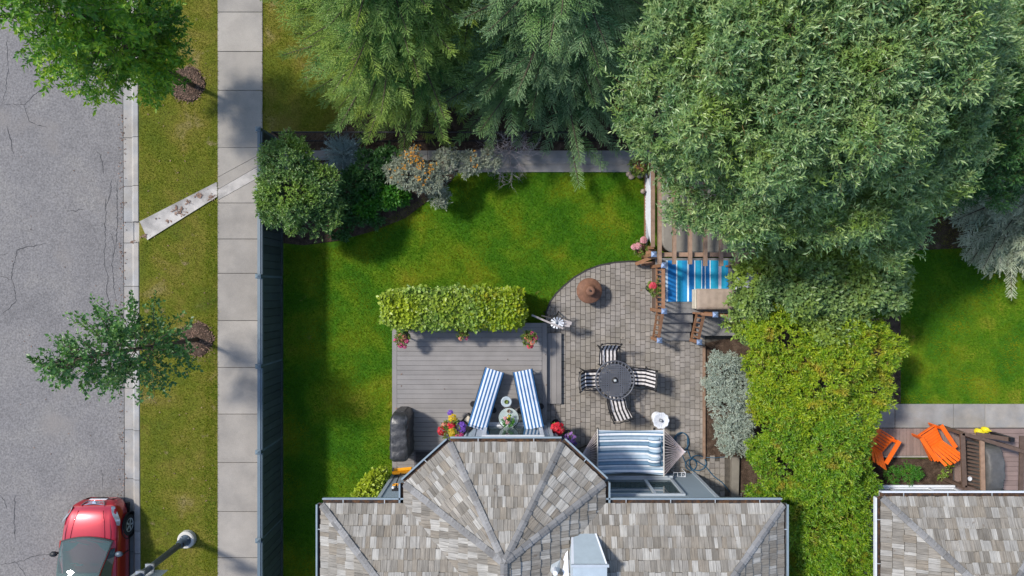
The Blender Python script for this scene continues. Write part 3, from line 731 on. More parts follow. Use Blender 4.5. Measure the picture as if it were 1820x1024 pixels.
# ---------------------------------------------------------------- houses
def facet_shakes(poly3, e0, e1, row=0.265, wmin=.07, wmax=.19, ylim=-1e9, start=0.0):
    """shakes covering a roof plane; e0 -> e1 is the eave; returns (corner list with heights, u, v) pieces"""
    o = Vector(e0); U = (Vector(e1) - o).normalized()
    nrm = Vector((0, 0, 0)); n = len(poly3)
    for i in range(n): nrm += Vector(poly3[i]).cross(Vector(poly3[(i + 1) % n]))
    nrm.normalize()
    if nrm.z < 0: nrm = -nrm
    Vv = nrm.cross(U)
    if Vv.z < 0: Vv = -Vv
    q2 = ccw([((Vector(p) - o).dot(U), (Vector(p) - o).dot(Vv)) for p in poly3])
    us = [p[0] for p in q2]; vmax = max(p[1] for p in q2)
    out = []; v = -0.03 + start
    r = 0
    while v < vmax:
        u = min(us) - random.uniform(0, .2)
        while u < max(us):
            w = random.uniform(wmin, wmax); jit = random.uniform(-.014, .014)
            quad = [(u + .003, v + jit), (u + w - .003, v + jit + random.uniform(-.004, .004)), (u + w - .003, v + row), (u + .003, v + row)]
            c = clip(quad, [(a[0], a[1]) for a in q2]) if r else clip(quad, [(a[0], a[1] - .03 if a[1] < .01 else a[1]) for a in q2])
            if len(c) >= 3 and area2(c) > 0.0012:
                th = random.uniform(.022, .036); tilt = random.uniform(-.006, .006)
                top = []; 
                for a in c:
                    f = (a[1] - v) / row
                    top.append(o + U * a[0] + Vv * a[1] + nrm * (0.006 + th * (1 - f) + .004 + tilt * (a[0] - u) / w))
                cen = sum(top, Vector()) / len(top)
                if cen.y > ylim:
                    bot = [o + U * a[0] + Vv * a[1] + nrm * 0.001 for a in c]
                    out.append((top, bot, [(a[0] + r * .37, a[1] + len(out) * .713) for a in c], area2(c), cen))
            u += w
        v += row; r += 1
    return out

def shake_mesh(name, items, mat, parent):
    off = top_loc(parent); vs = []; fs = []; uv = []
    for top, bot, uvs, ar, cen in items:
        n = len(top); b = len(vs)
        vs += [tuple(p - off) for p in top + bot]
        fs.append(tuple(b + i for i in range(n))); uv += uvs
        for i in range(n):
            j = (i + 1) % n
            fs.append((b + i, b + n + i, b + n + j, b + j)); uv += [uvs[i], uvs[i], uvs[j], uvs[j]]
    me = bpy.data.meshes.new(name); me.from_pydata(vs, [], fs)
    l = me.uv_layers.new(name='UVMap'); l.data.foreach_set('uv', np.array(uv, dtype=np.float32).ravel())
    me.update(); return link(name, me, mat, parent)

def lay_shakes(items, roof, cap=300):
    items.sort(key=lambda t: -t[3] * (1 if (abs(t[4].y) < .425 * (H - t[4].z) and abs(t[4].x) < .76 * (H - t[4].z)) else .05))
    for t in items[:cap]: shake_mesh('shingle', [t], 'shake', roof)
    if items[cap:]: shake_mesh('small_shingles', items[cap:], 'shake', roof)['kind'] = 'stuff'

def hip_caps(roof, a, b, wa=0.082, lift=0.05):
    a = Vector(a); b = Vector(b); d = (b - a).normalized(); L_ = (b - a).length
    side = d.cross(Vector((0, 0, 1))).normalized(); up = side.cross(d).normalized()
    n = int(L_ / .25)
    for i in range(n):
        p = a + d * (i * L_ / n); q = p + d * (L_ / n * 1.12)
        drop = wa * 0.26 + random.uniform(-.006, .006); l0 = lift + .022; l1 = lift
        top = [p + up * l0, q + up * l1]
        items = []
        for s in (1, -1):
            e0 = p + side * s * wa + up * (l0 - drop); e1 = q + side * s * wa + up * (l1 - drop)
            t = [top[0], e0, e1, top[1]] if s > 0 else [top[0], top[1], e1, e0]
            items.append((t, [v - up * .02 for v in t], [(0, 0), (.15, 0), (.15, .25), (0, .25)], 1, p))
        shake_mesh('hip_cap', items, 'hip', roof)

def gutter(house, a, b, out, mat, straps=True):
    a = Vector(a); b = Vector(b); o = Vector(out).normalized(); d = (b - a).normalized(); z = Vector((0, 0, 1))
    A = a + o * 0.005 - z * .02; B = b + o * .005 - z * .02
    g = MB()
    g.beam(A + o * .125 - z * .045, B + o * .125 - z * .045, .022, .12)
    g.beam(A + o * .135 + z * .017, B + o * .135 + z * .017, .04, .016)
    g.beam(A + o * .06 - z * .105, B + o * .06 - z * .105, .115, .012)
    gg = g.build('gutter', mat, house)
    MB().beam(A + o * .056 - z * .075, B + o * .056 - z * .075, .112, .04).build('gutter_debris', 'gutter_in', gg)
    if straps:
        n = max(1, int((b - a).length / .95))
        for i in range(n):
            p = A + d * (i + .5) * (b - a).length / n
            MB().beam(p + z * .01, p + o * .125 + z * .01, .018, .008).build('strap', 'alu', gg)

def clap_wall(mb, p0, p1, z0, z1, n, pitch=.115):
    """clapboards between two points, n = outward way"""
    p0 = Vector((*p0, 0)); p1 = Vector((*p1, 0)); n = Vector((*n, 0)).normalized()
    k = max(1, int(round((z1 - z0) / pitch))); h = (z1 - z0) / k
    for i in range(k):
        a = z0 + h * i; Z = Vector((0, 0, 1))
        mb.add([p0 + n * .016 + Z * a, p1 + n * .016 + Z * a, p1 + Z * (a + h), p0 + Z * (a + h), p0 + Z * a, p1 + Z * a], [(0, 1, 2, 3), (4, 5, 1, 0)])

def window(house, x0, x1, z0, z1, y, mull=(), frame='white', fw=.07, pane_mat='glass'):
    """window in a wall that faces up the picture"""
    w = MB()
    w.box((x0 - fw, y, z0 - fw), (x1 + fw, y + .06, z0)); w.box((x0 - fw, y, z1), (x1 + fw, y + .06, z1 + fw))
    w.box((x0 - fw, y, z0 + .001), (x0, y + .058, z1 - .001)); w.box((x1, y, z0 + .001), (x1 + fw, y + .058, z1 - .001))
    for m in mull: w.box((m - .035, y + .002, z0 + .001), (m + .035, y + .064, z1 - .001))
    wo = w.build('window', frame, house)
    xs = [x0] + list(mull) + [x1]
    for a, b in zip(xs, xs[1:]): MB().box((a + .004, y + .004, z0 + .004), (b - .004, y + .022, z1 - .004)).build('pane', pane_mat, wo)
    MB().box((x0 - fw - .03, y, z0 - fw - .04), (x1 + fw + .03, y + .11, z0 - fw)).build('sill', frame, wo)

ZE = 3.4; SL = 0.5
house = thing('shake_roof_house', 'house with weathered grey cedar roof and pointed bay over the deck', 'house', (0.5, -8, 0))
Lc, Rc = Vector((-4.67, -5.33, ZE)), Vector((6.65, -5.33, ZE))
Bp, Dp = Vector((-2.63, -5.33, ZE)), Vector((2.26, -5.33, ZE))
Ap, Cp = Vector((-2.63, -4.82, ZE)), Vector((2.26, -4.79, ZE))
F0, F1 = Vector((-1.52, -3.82, ZE)), Vector((1.22, -3.82, ZE))
AP = Vector((-.185, -6.27, ZE + SL * 2.445)); VP = Vector((-.185, -7.775, ZE + SL * 2.445))
HJ = Vector((-.185, -9.815, ZE + SL * 4.485)); RL = Vector((.3, -10.3, ZE + SL * 4.97)); RR = Vector((1.68, -10.3, ZE + SL * 4.97))
BL, BR = Vector((-4.67, -15.27, ZE)), Vector((6.65, -15.27, ZE))
facets = [([F0, F1, AP], F0, F1), ([Ap, F0, AP], Ap, F0), ([F1, Cp, AP], F1, Cp), ([Bp, Ap, AP, VP], Bp, Ap), ([Cp, Dp, VP, AP], Cp, Dp),
          ([Lc, Bp, VP, HJ], Lc, Bp), ([Dp, Rc, RR, RL, HJ, VP], Dp, Rc), ([BL, Lc, RL], BL, Lc), ([Rc, BR, RR], Rc, BR)]
rb = MB()
for poly, e0, e1 in facets: rb.add(poly, [tuple(range(len(poly)))])
rb.add([BL, BR, RR, RL], [(0, 1, 2, 3)])
# soffits close the roof from below
rb.add([p - Vector((0, 0, .12)) for p in (Lc, Bp, Ap, F0, F1, Cp, Dp, Rc, BR, BL)], [tuple(range(10))])
roof = rb.build('roof', 'roof_felt', house)
items = []
for poly, e0, e1 in facets: items += facet_shakes(poly, e0, e1, ylim=-8.2, row=.262)
lay_shakes(items, roof)
for a, b in ((F0, AP), (F1, AP), (Ap, AP), (Cp, AP), (Lc, RL), (Rc, RR), (AP, VP)): hip_caps(roof, a, b)
rb = MB()
Zt = Vector((0, 0, 1))
for a, b in ((BL, Lc), (Lc, Bp), (Bp, Ap), (Ap, F0), (F0, F1), (F1, Cp), (Cp, Dp), (Dp, Rc), (Rc, BR)):
    rb.beam(a - Zt * .06, b - Zt * .06, .03, .11)
rb.build('fascia', 'gutter', house)
n45 = lambda a, b: Vector((-(b - a).y, (b - a).x, 0))
for a, b in ((Lc, Bp), (Ap, F0), (F0, F1), (F1, Cp), (Dp, Rc)): gutter(house, a, b, n45(a, b), 'gutter')
gutter(house, Vector((BL.x, -9, ZE)), Lc, (-1, 0, 0), 'gutter'); gutter(house, Rc, Vector((BR.x, -9, ZE)), (1, 0, 0), 'gutter')
gutter(house, Bp, Ap, (-1, 0, 0), 'gutter', False); gutter(house, Cp, Dp, (1, 0, 0), 'gutter', False)
# walls: body, bay
WT = ZE - .13
WB = [(-3.47, -5.50), (-2.35, -5.50), (-2.35, -5.10), (-1.05, -4.02), (1.07, -4.02), (2.0, -4.97), (2.0, -5.50), (5.37, -5.50), (5.37, -15.0), (-3.47, -15.0)]
w = MB(); n = len(WB)
w.add([(x, y, 0) for x, y in WB] + [(x, y, WT) for x, y in WB], [(i, n + i, n + (i + 1) % n, (i + 1) % n) for i in range(n)])
wall = w.build('wall', 'house_wall', house)
for i in range(n - 1):
    if i == 7 or True:
        p, q = Vector(WB[i]), Vector(WB[i + 1]); d = (q - p).normalized(); nn = (-d.y, d.x)
        c = MB(); clap_wall(c, p + Vector(nn) * .012, q + Vector(nn) * .012, 0.02, WT, nn); c.build('siding', 'house_wall', wall)
for x, y in WB[:8]:
    MB().box((x - .045, y - .045, 0.01), (x + .045, y + .045, WT - .002)).build('corner_board', 'trim', wall)
MB().box((-.98, -4.004, DZ + .02), (1.0, -3.985, 2.19)).build('bay_panel', 'white_wall', house)
window(house, -.70, .76, .62, 1.95, -3.983, (), 'white', .10)
MB().box((-1.0, -4.0, 2.2), (1.02, -3.97, 2.45)).build('window_head', 'trim', house)
window(house, 2.32, 4.50, .75, 2.15, -5.48, (3.78,), 'trim')
# corner window of the bay, on the slant to the right
m4 = Matrix.Translation((1.07, -4.02, 0)) @ Matrix.Rotation(math.atan2(-.95, .93), 4, 'Z')
bw = MB(m4).box((.14, .02, .8), (1.18, .08, 2.1)).build('bay_window', 'trim', house)
MB(m4).box((.22, .07, .88), (1.10, .09, 2.02)).build('pane', 'glass', bw)
m5 = Matrix.Translation((-2.35, -5.10, 0)) @ Matrix.Rotation(math.atan2(1.08, 1.30), 4, 'Z')
bw = MB(m5).box((.25, .02, .35), (1.45, .08, 2.3)).build('bay_window', 'trim', house)
MB(m5).box((.34, .07, .45), (1.36, .09, 2.2)).build('pane', 'glass', bw)
# metal clad chimney: ribbed sloping front, plain box behind
ca, cb, cc, cd_ = Vector((1.45, -5.93, 3.72)), Vector((2.02, -5.93, 3.72)), Vector((2.17, -6.34, 4.62)), Vector((1.39, -6.34, 4.62))
chim = MB().add([ca, cb, cc, cd_, (1.36, -6.30, 3.6), (2.2, -6.30, 3.6), (1.39, -7.1, 4.62), (2.17, -7.1, 4.62), (1.36, -7.1, 4.0), (2.2, -7.1, 4.0)],
    [(0, 1, 2, 3), (0, 3, 4), (1, 5, 2), (3, 2, 7, 6), (3, 6, 8, 4), (2, 5, 9, 7)]).build('chimney', 'chim_metal', house)
nrm_c = (cb - ca).cross(cd_ - ca).normalized()
for i in range(13):
    v = .06 + i * .072; w = v + .062
    a0, b0_, a1_, b1c = ca.lerp(cd_, v), cb.lerp(cc, v), ca.lerp(cd_, w), cb.lerp(cc, w)
    ins = lambda p, q, f: p.lerp(q, f)
    q0, q1, q2, q3 = ins(a0, b0_, .07), ins(a0, b0_, .93), ins(a1_, b1c, .93), ins(a1_, b1c, .07)
    MB().add([q0 + nrm_c * .03, q1 + nrm_c * .03, q2 + nrm_c * .006, q3 + nrm_c * .006, q0, q1], [(0, 1, 2, 3), (4, 5, 1, 0)]).build('rib', 'chim_metal', chim)
for a, b in ((ca, cd_), (cb, cc)): MB().beam(a + nrm_c * .02, b + nrm_c * .02, .05, .05).build('edge_trim', 'white', chim)
MB().beam(cd_ + Vector((-.04, .01, .02)), cc + Vector((.04, .01, .02)), .06, .05).build('cap_trim', 'trim', chim)
MB().add([(1.33, -6.25, 3.93), (1.33, -7.1, 4.35), (1.10, -6.55, 3.95), (1.12, -7.1, 4.3)], [(0, 1, 3, 2)]).build('flashing', 'white', chim)
vent = MB().lathe((1.0, -6.62, 3.95), [(.06, 0), (.06, .42), (.0, .42)], 10).build('roof_vent', 'white', house)
MB().add([(.85, -6.75, 4.08), (1.16, -6.75, 4.08), (1.16, -6.42, 3.98), (.85, -6.42, 3.98), (1.0, -6.65, 4.2)], [(0, 1, 4), (1, 2, 4), (2, 3, 4), (3, 0, 4)]).build('vent_flashing', 'alu', vent)

# neighbouring house
h2 = thing('neighbour_house', 'neighbouring house with pale cedar shake roof and white gutters', 'house', (11.3, -8, 0))
L2, R2 = Vector((9.10, -5.16, ZE)), Vector((13.45, -5.16, ZE))
A2 = Vector((11.275, -5.16 - 2.175, ZE + SL * 2.175)); B2 = Vector((11.275, -12.8, ZE + SL * 2.175))
BL2, BR2 = Vector((9.10, -15, ZE)), Vector((13.45, -15, ZE))
f2 = [([L2, R2, A2], L2, R2), ([BL2, L2, A2, B2], BL2, L2), ([R2, BR2, B2, A2], R2, BR2)]
rb = MB()
for poly, e0, e1 in f2: rb.add(poly, [tuple(range(len(poly)))])
rb.add([BL2, BR2, B2], [(0, 1, 2)]); rb.add([p - Zt * .12 for p in (L2, R2, BR2, BL2)], [(0, 1, 2, 3)])
roof2 = rb.build('roof', 'roof_felt', h2)
items = []
for poly, e0, e1 in f2: items += facet_shakes(poly, e0, e1, ylim=-8.2, row=.255)
lay_shakes(items, roof2)
for a, b in ((L2, A2), (R2, A2)): hip_caps(roof2, a, b, .08)
gutter(h2, L2, R2, (0, 1, 0), 'gutter_white'); gutter(h2, Vector((9.10, -9.5, ZE)), L2, (-1, 0, 0), 'gutter_white')
w2 = [(10.3, -5.83), (12.85, -5.83), (14.3, -6.75), (14.3, -14.5), (10.3, -14.5)]; n = len(w2)
w = MB(); w.add([(x, y, 0) for x, y in w2] + [(x, y, WT) for x, y in w2], [(i, n + i, n + (i + 1) % n, (i + 1) % n) for i in range(n)])
w.build('wall', 'white_wall', h2)
window(h2, 10.45, 12.7, .55, 2.0, -5.81, (10.9, 12.0), 'white', .08)
# ================================================================ THINGS
# ---------------------------------------------------------------- red car in the gutter
def car_glass():
    m, N, L, b = newmat('car_glass')
    b.inputs['Base Color'].default_value = (0.10, 0.16, 0.165, 1); b.inputs['Roughness'].default_value = 0.02
    b.inputs['Specular IOR Level'].default_value = 0.45
    t = N.new('ShaderNodeBsdfTransparent'); t.inputs[0].default_value = (0.62, 0.74, 0.74, 1)
    mx = N.new('ShaderNodeMixShader'); mx.inputs[0].default_value = 0.45
    L.new(t.outputs[0], mx.inputs[1]); L.new(b.outputs[0], mx.inputs[2]); L.new(mx.outputs[0], N['Material Output'].inputs['Surface'])
    return m
def make_car(cx, cy):
    t = thing('parked_car', 'glossy red compact car parked against the kerb', 'car', (cx, cy, ROADZ))
    HW = 0.83; z0 = ROADZ
    paint = M('car_paint', (0.34, 0.006, 0.018), 0.28, metal=0.35, var=0.03, coat=1.0)
    black = MT['black_metal']
    # stations: y, half width, top height at the middle, shoulder height
    ST = [(-2.06, .60, .70, .66), (-2.03, .70, .88, .80), (-1.9, .77, 1.00, .90), (-1.5, .82, 1.03, .94), (-.8, .83, 1.02, .94), (0, .83, 1.02, .94), (.7, .83, 1.01, .93),
          (.95, .825, 1.00, .92), (1.2, .815, .975, .89), (1.5, .795, .93, .845), (1.75, .755, .865, .78), (1.9, .70, .79, .71), (1.99, .62, .70, .635), (2.045, .50, .58, .54), (2.06, .44, .46, .44)]
    def ring(y, hw, zt, zs):
        half = [(hw * .90, .20), (hw * .985, .30), (hw, .48), (hw * .995, zs - .14), (hw * .965, zs - .02), (hw * .90, zs + .03), (hw * .78, zt - .022), (hw * .60, zt - .012), (hw * .56, zt), (hw * .28, zt + .012), (0, zt + .016)]
        half = [(x, max(.16, z)) for x, z in half]
        return [(-x, y, z) for x, z in half] + [(x, y, z) for x, z in half[-2::-1]]
    b = MB(Matrix.Translation((cx, cy, z0))); rings = [ring(*s) for s in ST]; n = len(rings[0])
    vs = [p for r in rings for p in r]; fs = []
    for i in range(len(ST) - 1):
        for k in range(n - 1): fs.append((i * n + k, i * n + k + 1, (i + 1) * n + k + 1, (i + 1) * n + k))
    fs.append(tuple(range(n))); fs.append(tuple(range((len(ST) - 1) * n, len(ST) * n))[::-1])
    b.add(vs, fs)
    body = b.build('body', paint, t, True, 1)
    T = Matrix.Translation((cx, cy, z0))
    MB(T).box((-.74, -1.95, .14), (.74, 1.9, .22)).build('underbody', black, t)
    # cabin: pillars and roof in body colour, panes proud of it
    prof = [(1.06, 1.005, .735), (.86, 1.14, .71), (.62, 1.29, .67), (.40, 1.41, .625), (.22, 1.475, .595), (-.05, 1.51, .585), (-.6, 1.525, .58), (-1.1, 1.495, .575), (-1.4, 1.43, .585), (-1.72, 1.22, .64), (-1.95, 1.0, .70)]
    def cabin(u, v, grow=0.0, s0=0, s1=len(prof) - 1, w=1.0):
        f = s0 + u * (s1 - s0); i = min(int(f), len(prof) - 2); r = f - i
        y, z, hw = [prof[i][k] * (1 - r) + prof[i + 1][k] * r for k in range(3)]
        x = (v * 2 - 1) * hw * w
        y += .13 * (1 - (x / hw) ** 2) * max(0, min(1, (1.40 - z) / .35)) * (1 if y > 0 else -.5)
        return (x, y + grow * .5, z + grow - .045 * (x / hw) ** 2 * (1 if z > 1.2 else .6))
    MB(T).grid(lambda u, v: cabin(u, v, 0, 3.7, 10), 16, 12).build('roof', paint, t, True)
    for v0 in (0.0, .965): MB(T).grid(lambda u, v: cabin(u, v0 + v * .035, .006, 0, 3.8), 8, 2).build('screen_pillar', black, t, True)
    MB(T).grid(lambda u, v: cabin(u, v, .010, 3.45, 3.9), 3, 12).build('screen_header', black, t, True)
    trimm = M('car_trim', (0.05, 0.052, 0.056), 0.6); seatm = M('car_seat', (0.13, 0.13, 0.135), 0.8)
    MB(T).grid(lambda u, v: ((v * 2 - 1) * .68, 1.02 - .62 * u, 1.0 - .02 * u - .10 * u * u + .02 * math.sin(v * 9)), 8, 14).build('dashboard', trimm, t, True)
    MB(T).box((-.70, -1.6, .3), (.70, .5, .36)).build('cabin_floor', trimm, t)
    MB(T @ Matrix.Translation((-.35, .36, .92)) @ Matrix.Rotation(R(58), 4, 'X')).tube([(.17 * math.cos(a * .393), .17 * math.sin(a * .393), 0) for a in range(17)], .016, 6).build('steering_wheel', trimm, t, True)
    for sx in (-.36, .36):
        st_ = MB(T).box((sx - .24, -.35, .45), (sx + .24, .20, .62)).build('seat', seatm, t)
        MB(T).beam((sx, -.38, .6), (sx, -.55, 1.12), .46, .12, (0, 1, 0)).build('seat_back', seatm, st_)
        MB(T).beam((sx, -.55, 1.14), (sx, -.58, 1.30), .24, .09, (0, 1, 0)).build('head_rest', seatm, st_)
    MB(T).box((-.09, .50, 1.30), (.09, .53, 1.36)).build('rear_view_mirror', trimm, t)
    MB(T).beam((.12, .80, .995), (.42, .80, .985), .13, .004).build('paper', 'white', t)
    MB(T).grid(lambda u, v: cabin(.05 + u * .95, .015 + v * .97, .014, 0, 3.9), 10, 12).build('windscreen', car_glass(), t, True)
    MB(T).grid(lambda u, v: cabin(u, v, .008, 0, .34), 3, 12).build('cowl', black, t, True)
    MB(T).grid(lambda u, v: cabin(.1 + u * .85, .08 + v * .84, .012, 7.9, 10), 8, 8).build('rear_window', 'glass', t, True)
    for s in (-1, 1):
        # side of the cabin between belt line and roof edge
        top = [(s * hw, y, z - .045) for y, z, hw in prof]
        low = [(s * min(.80, hw + .12), y, min(.985, z - .05)) for y, z, hw in prof]
        k = len(prof)
        MB(T).add(top + low, [(i, i + 1, k + i + 1, k + i) for i in range(k - 1)]).build('pillar', paint, t, True)
        q = lambda y, f: None
        for (a, b_) in ((1, 5), (5, 8)):
            tp = [Vector(top[i]).lerp(Vector(low[i]), .10) + Vector((s * .006, 0, .002)) for i in range(a, b_ + 1)]
            lw = [Vector(top[i]).lerp(Vector(low[i]), .92) + Vector((s * .006, 0, .002)) for i in range(a, b_ + 1)]
            kk = len(tp)
            MB(T).add(tp + lw, [(i, i + 1, kk + i + 1, kk + i) for i in range(kk - 1)]).build('side_window', 'glass', t)
        # mirror
        mr = MB(T @ Matrix.Translation((s * .925, .70, 1.02)))
        mr.m = mr.m @ Matrix.Diagonal((1.0, .72, 1, 1)); mr.lathe((0, 0, 0), [(.01, -.06), (.085, -.045), (.11, 0), (.095, .045), (.02, .065)], 14)
        o = mr.build('mirror', 'black_metal' if s < 0 else 'lamp_grey', t, True)
        MB(T).beam((s * .80, .72, .985), (s * .9, .71, 1.0), .05, .03).build('mirror_arm', black, o)
        # headlight, swept back over the wing
        hl = []
        for u in range(7):
            f = u / 6
            yy = 1.96 - .50 * f
            hwb = .60 + .22 * min(1, f * 1.35); zz = .70 + .155 * f
            wd = .10 * math.sin(math.pi * (.12 + .83 * f)) + .015
            hl += [(s * (hwb - wd), yy + .015, zz + .035), (s * (hwb + .012), yy - .02, zz - .045)]
        MB(T).add([(x * 1.005, y, z + .032) for x, y, z in hl], [(2 * i, 2 * i + 1, 2 * i + 3, 2 * i + 2) for i in range(6)]).build('headlight', M('lamp_lens', (0.42, 0.45, 0.5), 0.12, metal=.5, var=.25, scale=14, coat=.8), t, True)
    # grille and badge bar on the nose
    g = MB(T).grid(lambda u, v: ((u * 2 - 1) * .30, 2.052 - .055 * v - .035 * (u * 2 - 1) ** 2, .545 + .165 * v), 10, 4).build('grille', black, t, True)
    for v in (.25, .55, .85):
        MB(T).tube([((u / 8 * 2 - 1) * .29, 2.062 - .055 * v - .035 * (u / 8 * 2 - 1) ** 2, .548 + .165 * v) for u in range(9)], .011, 6).build('grille_bar', 'chrome', g)
    for s in (-1, 1): MB(T).tube([(s * .33, 1.985, .74), (s * .27, 2.04, .64), (s * .20, 2.068, .57)], .016, 6).build('grille_trim', 'chrome', g)
    MB(T).lathe((0, 2.035, .655), [(.0, -.012), (.055, -.01), (.055, .022), (.0, .026)], 14).build('badge', 'chrome', g)
    MB(T).grid(lambda u, v: ((u * 2 - 1) * .52, 2.075 - .10 * (u * 2 - 1) ** 2, .25 + .12 * v), 10, 2).build('lower_grille', black, t, True)
    MB(T).box((-.25, 2.068, .40), (.25, 2.08, .50)).build('number_plate', 'white', t)
    # bonnet creases
    for s in (-1, 1):
        MB(T).tube([(s * .50, 1.02, .985), (s * .47, 1.3, .958), (s * .42, 1.6, .905), (s * .35, 1.86, .815)], .012, 6).build('bonnet_crease', paint, t, True)
        MB(T).tube([(s * .655, 1.0, .975), (s * .64, 1.3, .94), (s * .585, 1.6, .875), (s * .47, 1.85, .79)], .006, 5).build('shut_line', black, t)
        MB(T).beam((s * .834, .55, .62), (s * .834, .58, .62), .004, .6).build('door_seam', black, t)
        MB(T).beam((s * .842, -.25, .80), (s * .842, -.05, .80), .02, .025).build('door_handle', 'chrome', t)
    MB(T).tube([(-.40, 1.075, 1.005), (-.1, 1.0, 1.06), (.1, .97, 1.075)], .008, 5).build('wiper', black, t)
    MB(T).tube([(.02, 1.085, 1.012), (.3, 1.02, 1.05), (.5, .98, 1.065)], .008, 5).build('wiper', black, t)
    rub = M('tyre_rubber', (0.016, 0.016, 0.018), 0.85)
    for s in (-1, 1):
        for yw in (1.28, -1.28):
            m4 = T @ Matrix.Translation((s * .735, yw, .315)) @ Matrix.Rotation(s * math.pi / 2, 4, 'Y')
            # lathe axis z -> outward
            w_ = MB(m4).lathe((0, 0, 0), [(.20, -.10), (.28, -.10), (.312, -.075), (.315, 0), (.312, .07), (.285, .10), (.21, .105), (.20, .09)], 28).build('wheel', rub, t, True)
            MB(m4).lathe((0, 0, 0), [(.205, .085), (.19, .098), (.17, .09), (.165, .05)], 24, cap=False).build('rim', 'alu', w_, True)
            for k in range(5):
                a = k * 2 * math.pi / 5
                MB(m4).beam((0, 0, .085), (.185 * math.cos(a), .185 * math.sin(a), .085), .05, .02).build('spoke', 'alu', w_)
            # dark wheel arch
            MB(T @ Matrix.Translation((s * .80, yw, .315)) @ Matrix.Rotation(s * math.pi / 2, 4, 'Y')).lathe((0, 0, 0), [(.35, -.1), (.365, .035), (.385, .042), (.39, .03)], 26, cap=False).build('wheel_arch', black, t, True)
    return t
make_car(-12.03, -8.22)

# ---------------------------------------------------------------- street lamp with the back of a sign
c = P(334, 957); t = thing('street_lamp', 'grey street lamp post on a round concrete footing beside the red car', 'street lamp', c)
MB().lathe((c.x, c.y, 0), [(.26, -.05), (.25, .14), (.22, .17), (.0, .17)], 24).build('footing', 'offwhite', t, False)
MB().lathe((c.x, c.y, .17), [(.17, 0), (.17, .03), (.13, .035), (.13, .30), (.10, .34), (.085, .55)], 16).build('pole_base', 'lamp_grey', t, True)
for k in range(4):
    a = k * 1.571 + .6
    MB().lathe((c.x + .145 * math.cos(a), c.y + .145 * math.sin(a), .20), [(.022, 0), (.022, .05), (.0, .05)], 6).build('bolt', 'steel', t)
MB().box((c.x + .07, c.y - .05, .35), (c.x + .118, c.y + .05, .52)).build('hatch', 'black_metal', t)
MB().tube([(c.x, c.y, .4), (c.x, c.y, 3), (c.x, c.y, 7.2)], .095, 16, .06).build('pole', 'lamp_grey', t, True)
MB().tube([(c.x, c.y, 7.1), (c.x - .5, c.y, 7.45), (c.x - 1.6, c.y, 7.55)], .035, 8).build('arm', 'lamp_grey', t)
MB().lathe((c.x - 1.9, c.y, 7.5), [(.02, -.06), (.2, -.05), (.24, 0), (.15, .07), (.02, .09)], 14).build('lamp_head', 'lamp_grey', t, True)
s = thing('road_sign', 'plain metal back of a sign clamped to the lamp post', 'sign', (c.x, c.y, 2.0))
MB().box((c.x - .40, c.y - .135, 1.95), (c.x + .40, c.y - .128, 2.75)).build('plate', 'alu', s)
for z in (2.12, 2.58): MB().box((c.x - .11, c.y - .127, z - .03), (c.x + .11, c.y + .11, z + .03)).build('clamp', 'steel', s)

# ---------------------------------------------------------------- dining set
k72 = P(1093, 676, .72)
t = thing('dining_table', 'round dark lattice top garden table with a parasol hole', 'table', (k72.x, k72.y, 0.035))
C = (k72.x, k72.y, 0)
MB().lathe(C, [(.53, .69), (.57, .69), (.575, .715), (.565, .73), (.53, .725), (.53, .69)], 40, cap=False).build('rim', 'dark_cast', t, True)
MB().lathe(C, [(.445, .70), (.47, .70), (.47, .722), (.445, .722), (.445, .70)], 40, cap=False).build('inner_ring', 'dark_cast', t)
m = MB()
for i in range(-7, 8):
    q = i * .062; l = math.sqrt(max(0, .45 ** 2 - q * q))
    m.beam((C[0] + q, C[1] - l, .712), (C[0] + q, C[1] + l, .712), .032, .012); m.beam((C[0] - l, C[1] + q, .708), (C[0] + l, C[1] + q, .708), .032, .012)
m.build('lattice', 'dark_cast', t)['kind'] = 'stuff'
for i in range(28):
    a = i * 2 * math.pi / 28
    MB().tube([(C[0] + .46 * math.cos(a), C[1] + .46 * math.sin(a), .712), (C[0] + .54 * math.cos(a + .05), C[1] + .54 * math.sin(a + .05), .712)], .016, 5).build('scroll', 'dark_cast', t)
MB().lathe(C, [(.0, .69), (.085, .69), (.085, .725), (.06, .74), (.0, .745)], 20).build('hub', 'black_metal', t, True)
MB().lathe(C, [(.045, .745), (.045, .80), (.03, .83), (.0, .84)], 14).build('finial', 'alu', t, True)
for i in range(4):
    a = i * math.pi / 2 + .78
    MB().tube([(C[0] + .40 * math.cos(a), C[1] + .40 * math.sin(a), .70), (C[0] + .22 * math.cos(a), C[1] + .22 * math.sin(a), .4), (C[0] + .36 * math.cos(a), C[1] + .36 * math.sin(a), .04)], .022, 6).build('leg', 'dark_cast', t)
MT['bw_stripe'] = M_stripe('black_white_stripe', 0, [(0, (0.020, 0.019, 0.022)), (0.46, (0.56, 0.53, 0.52)), (0.98, (0.02, 0.019, 0.022))], -.24, .24, 4.5)
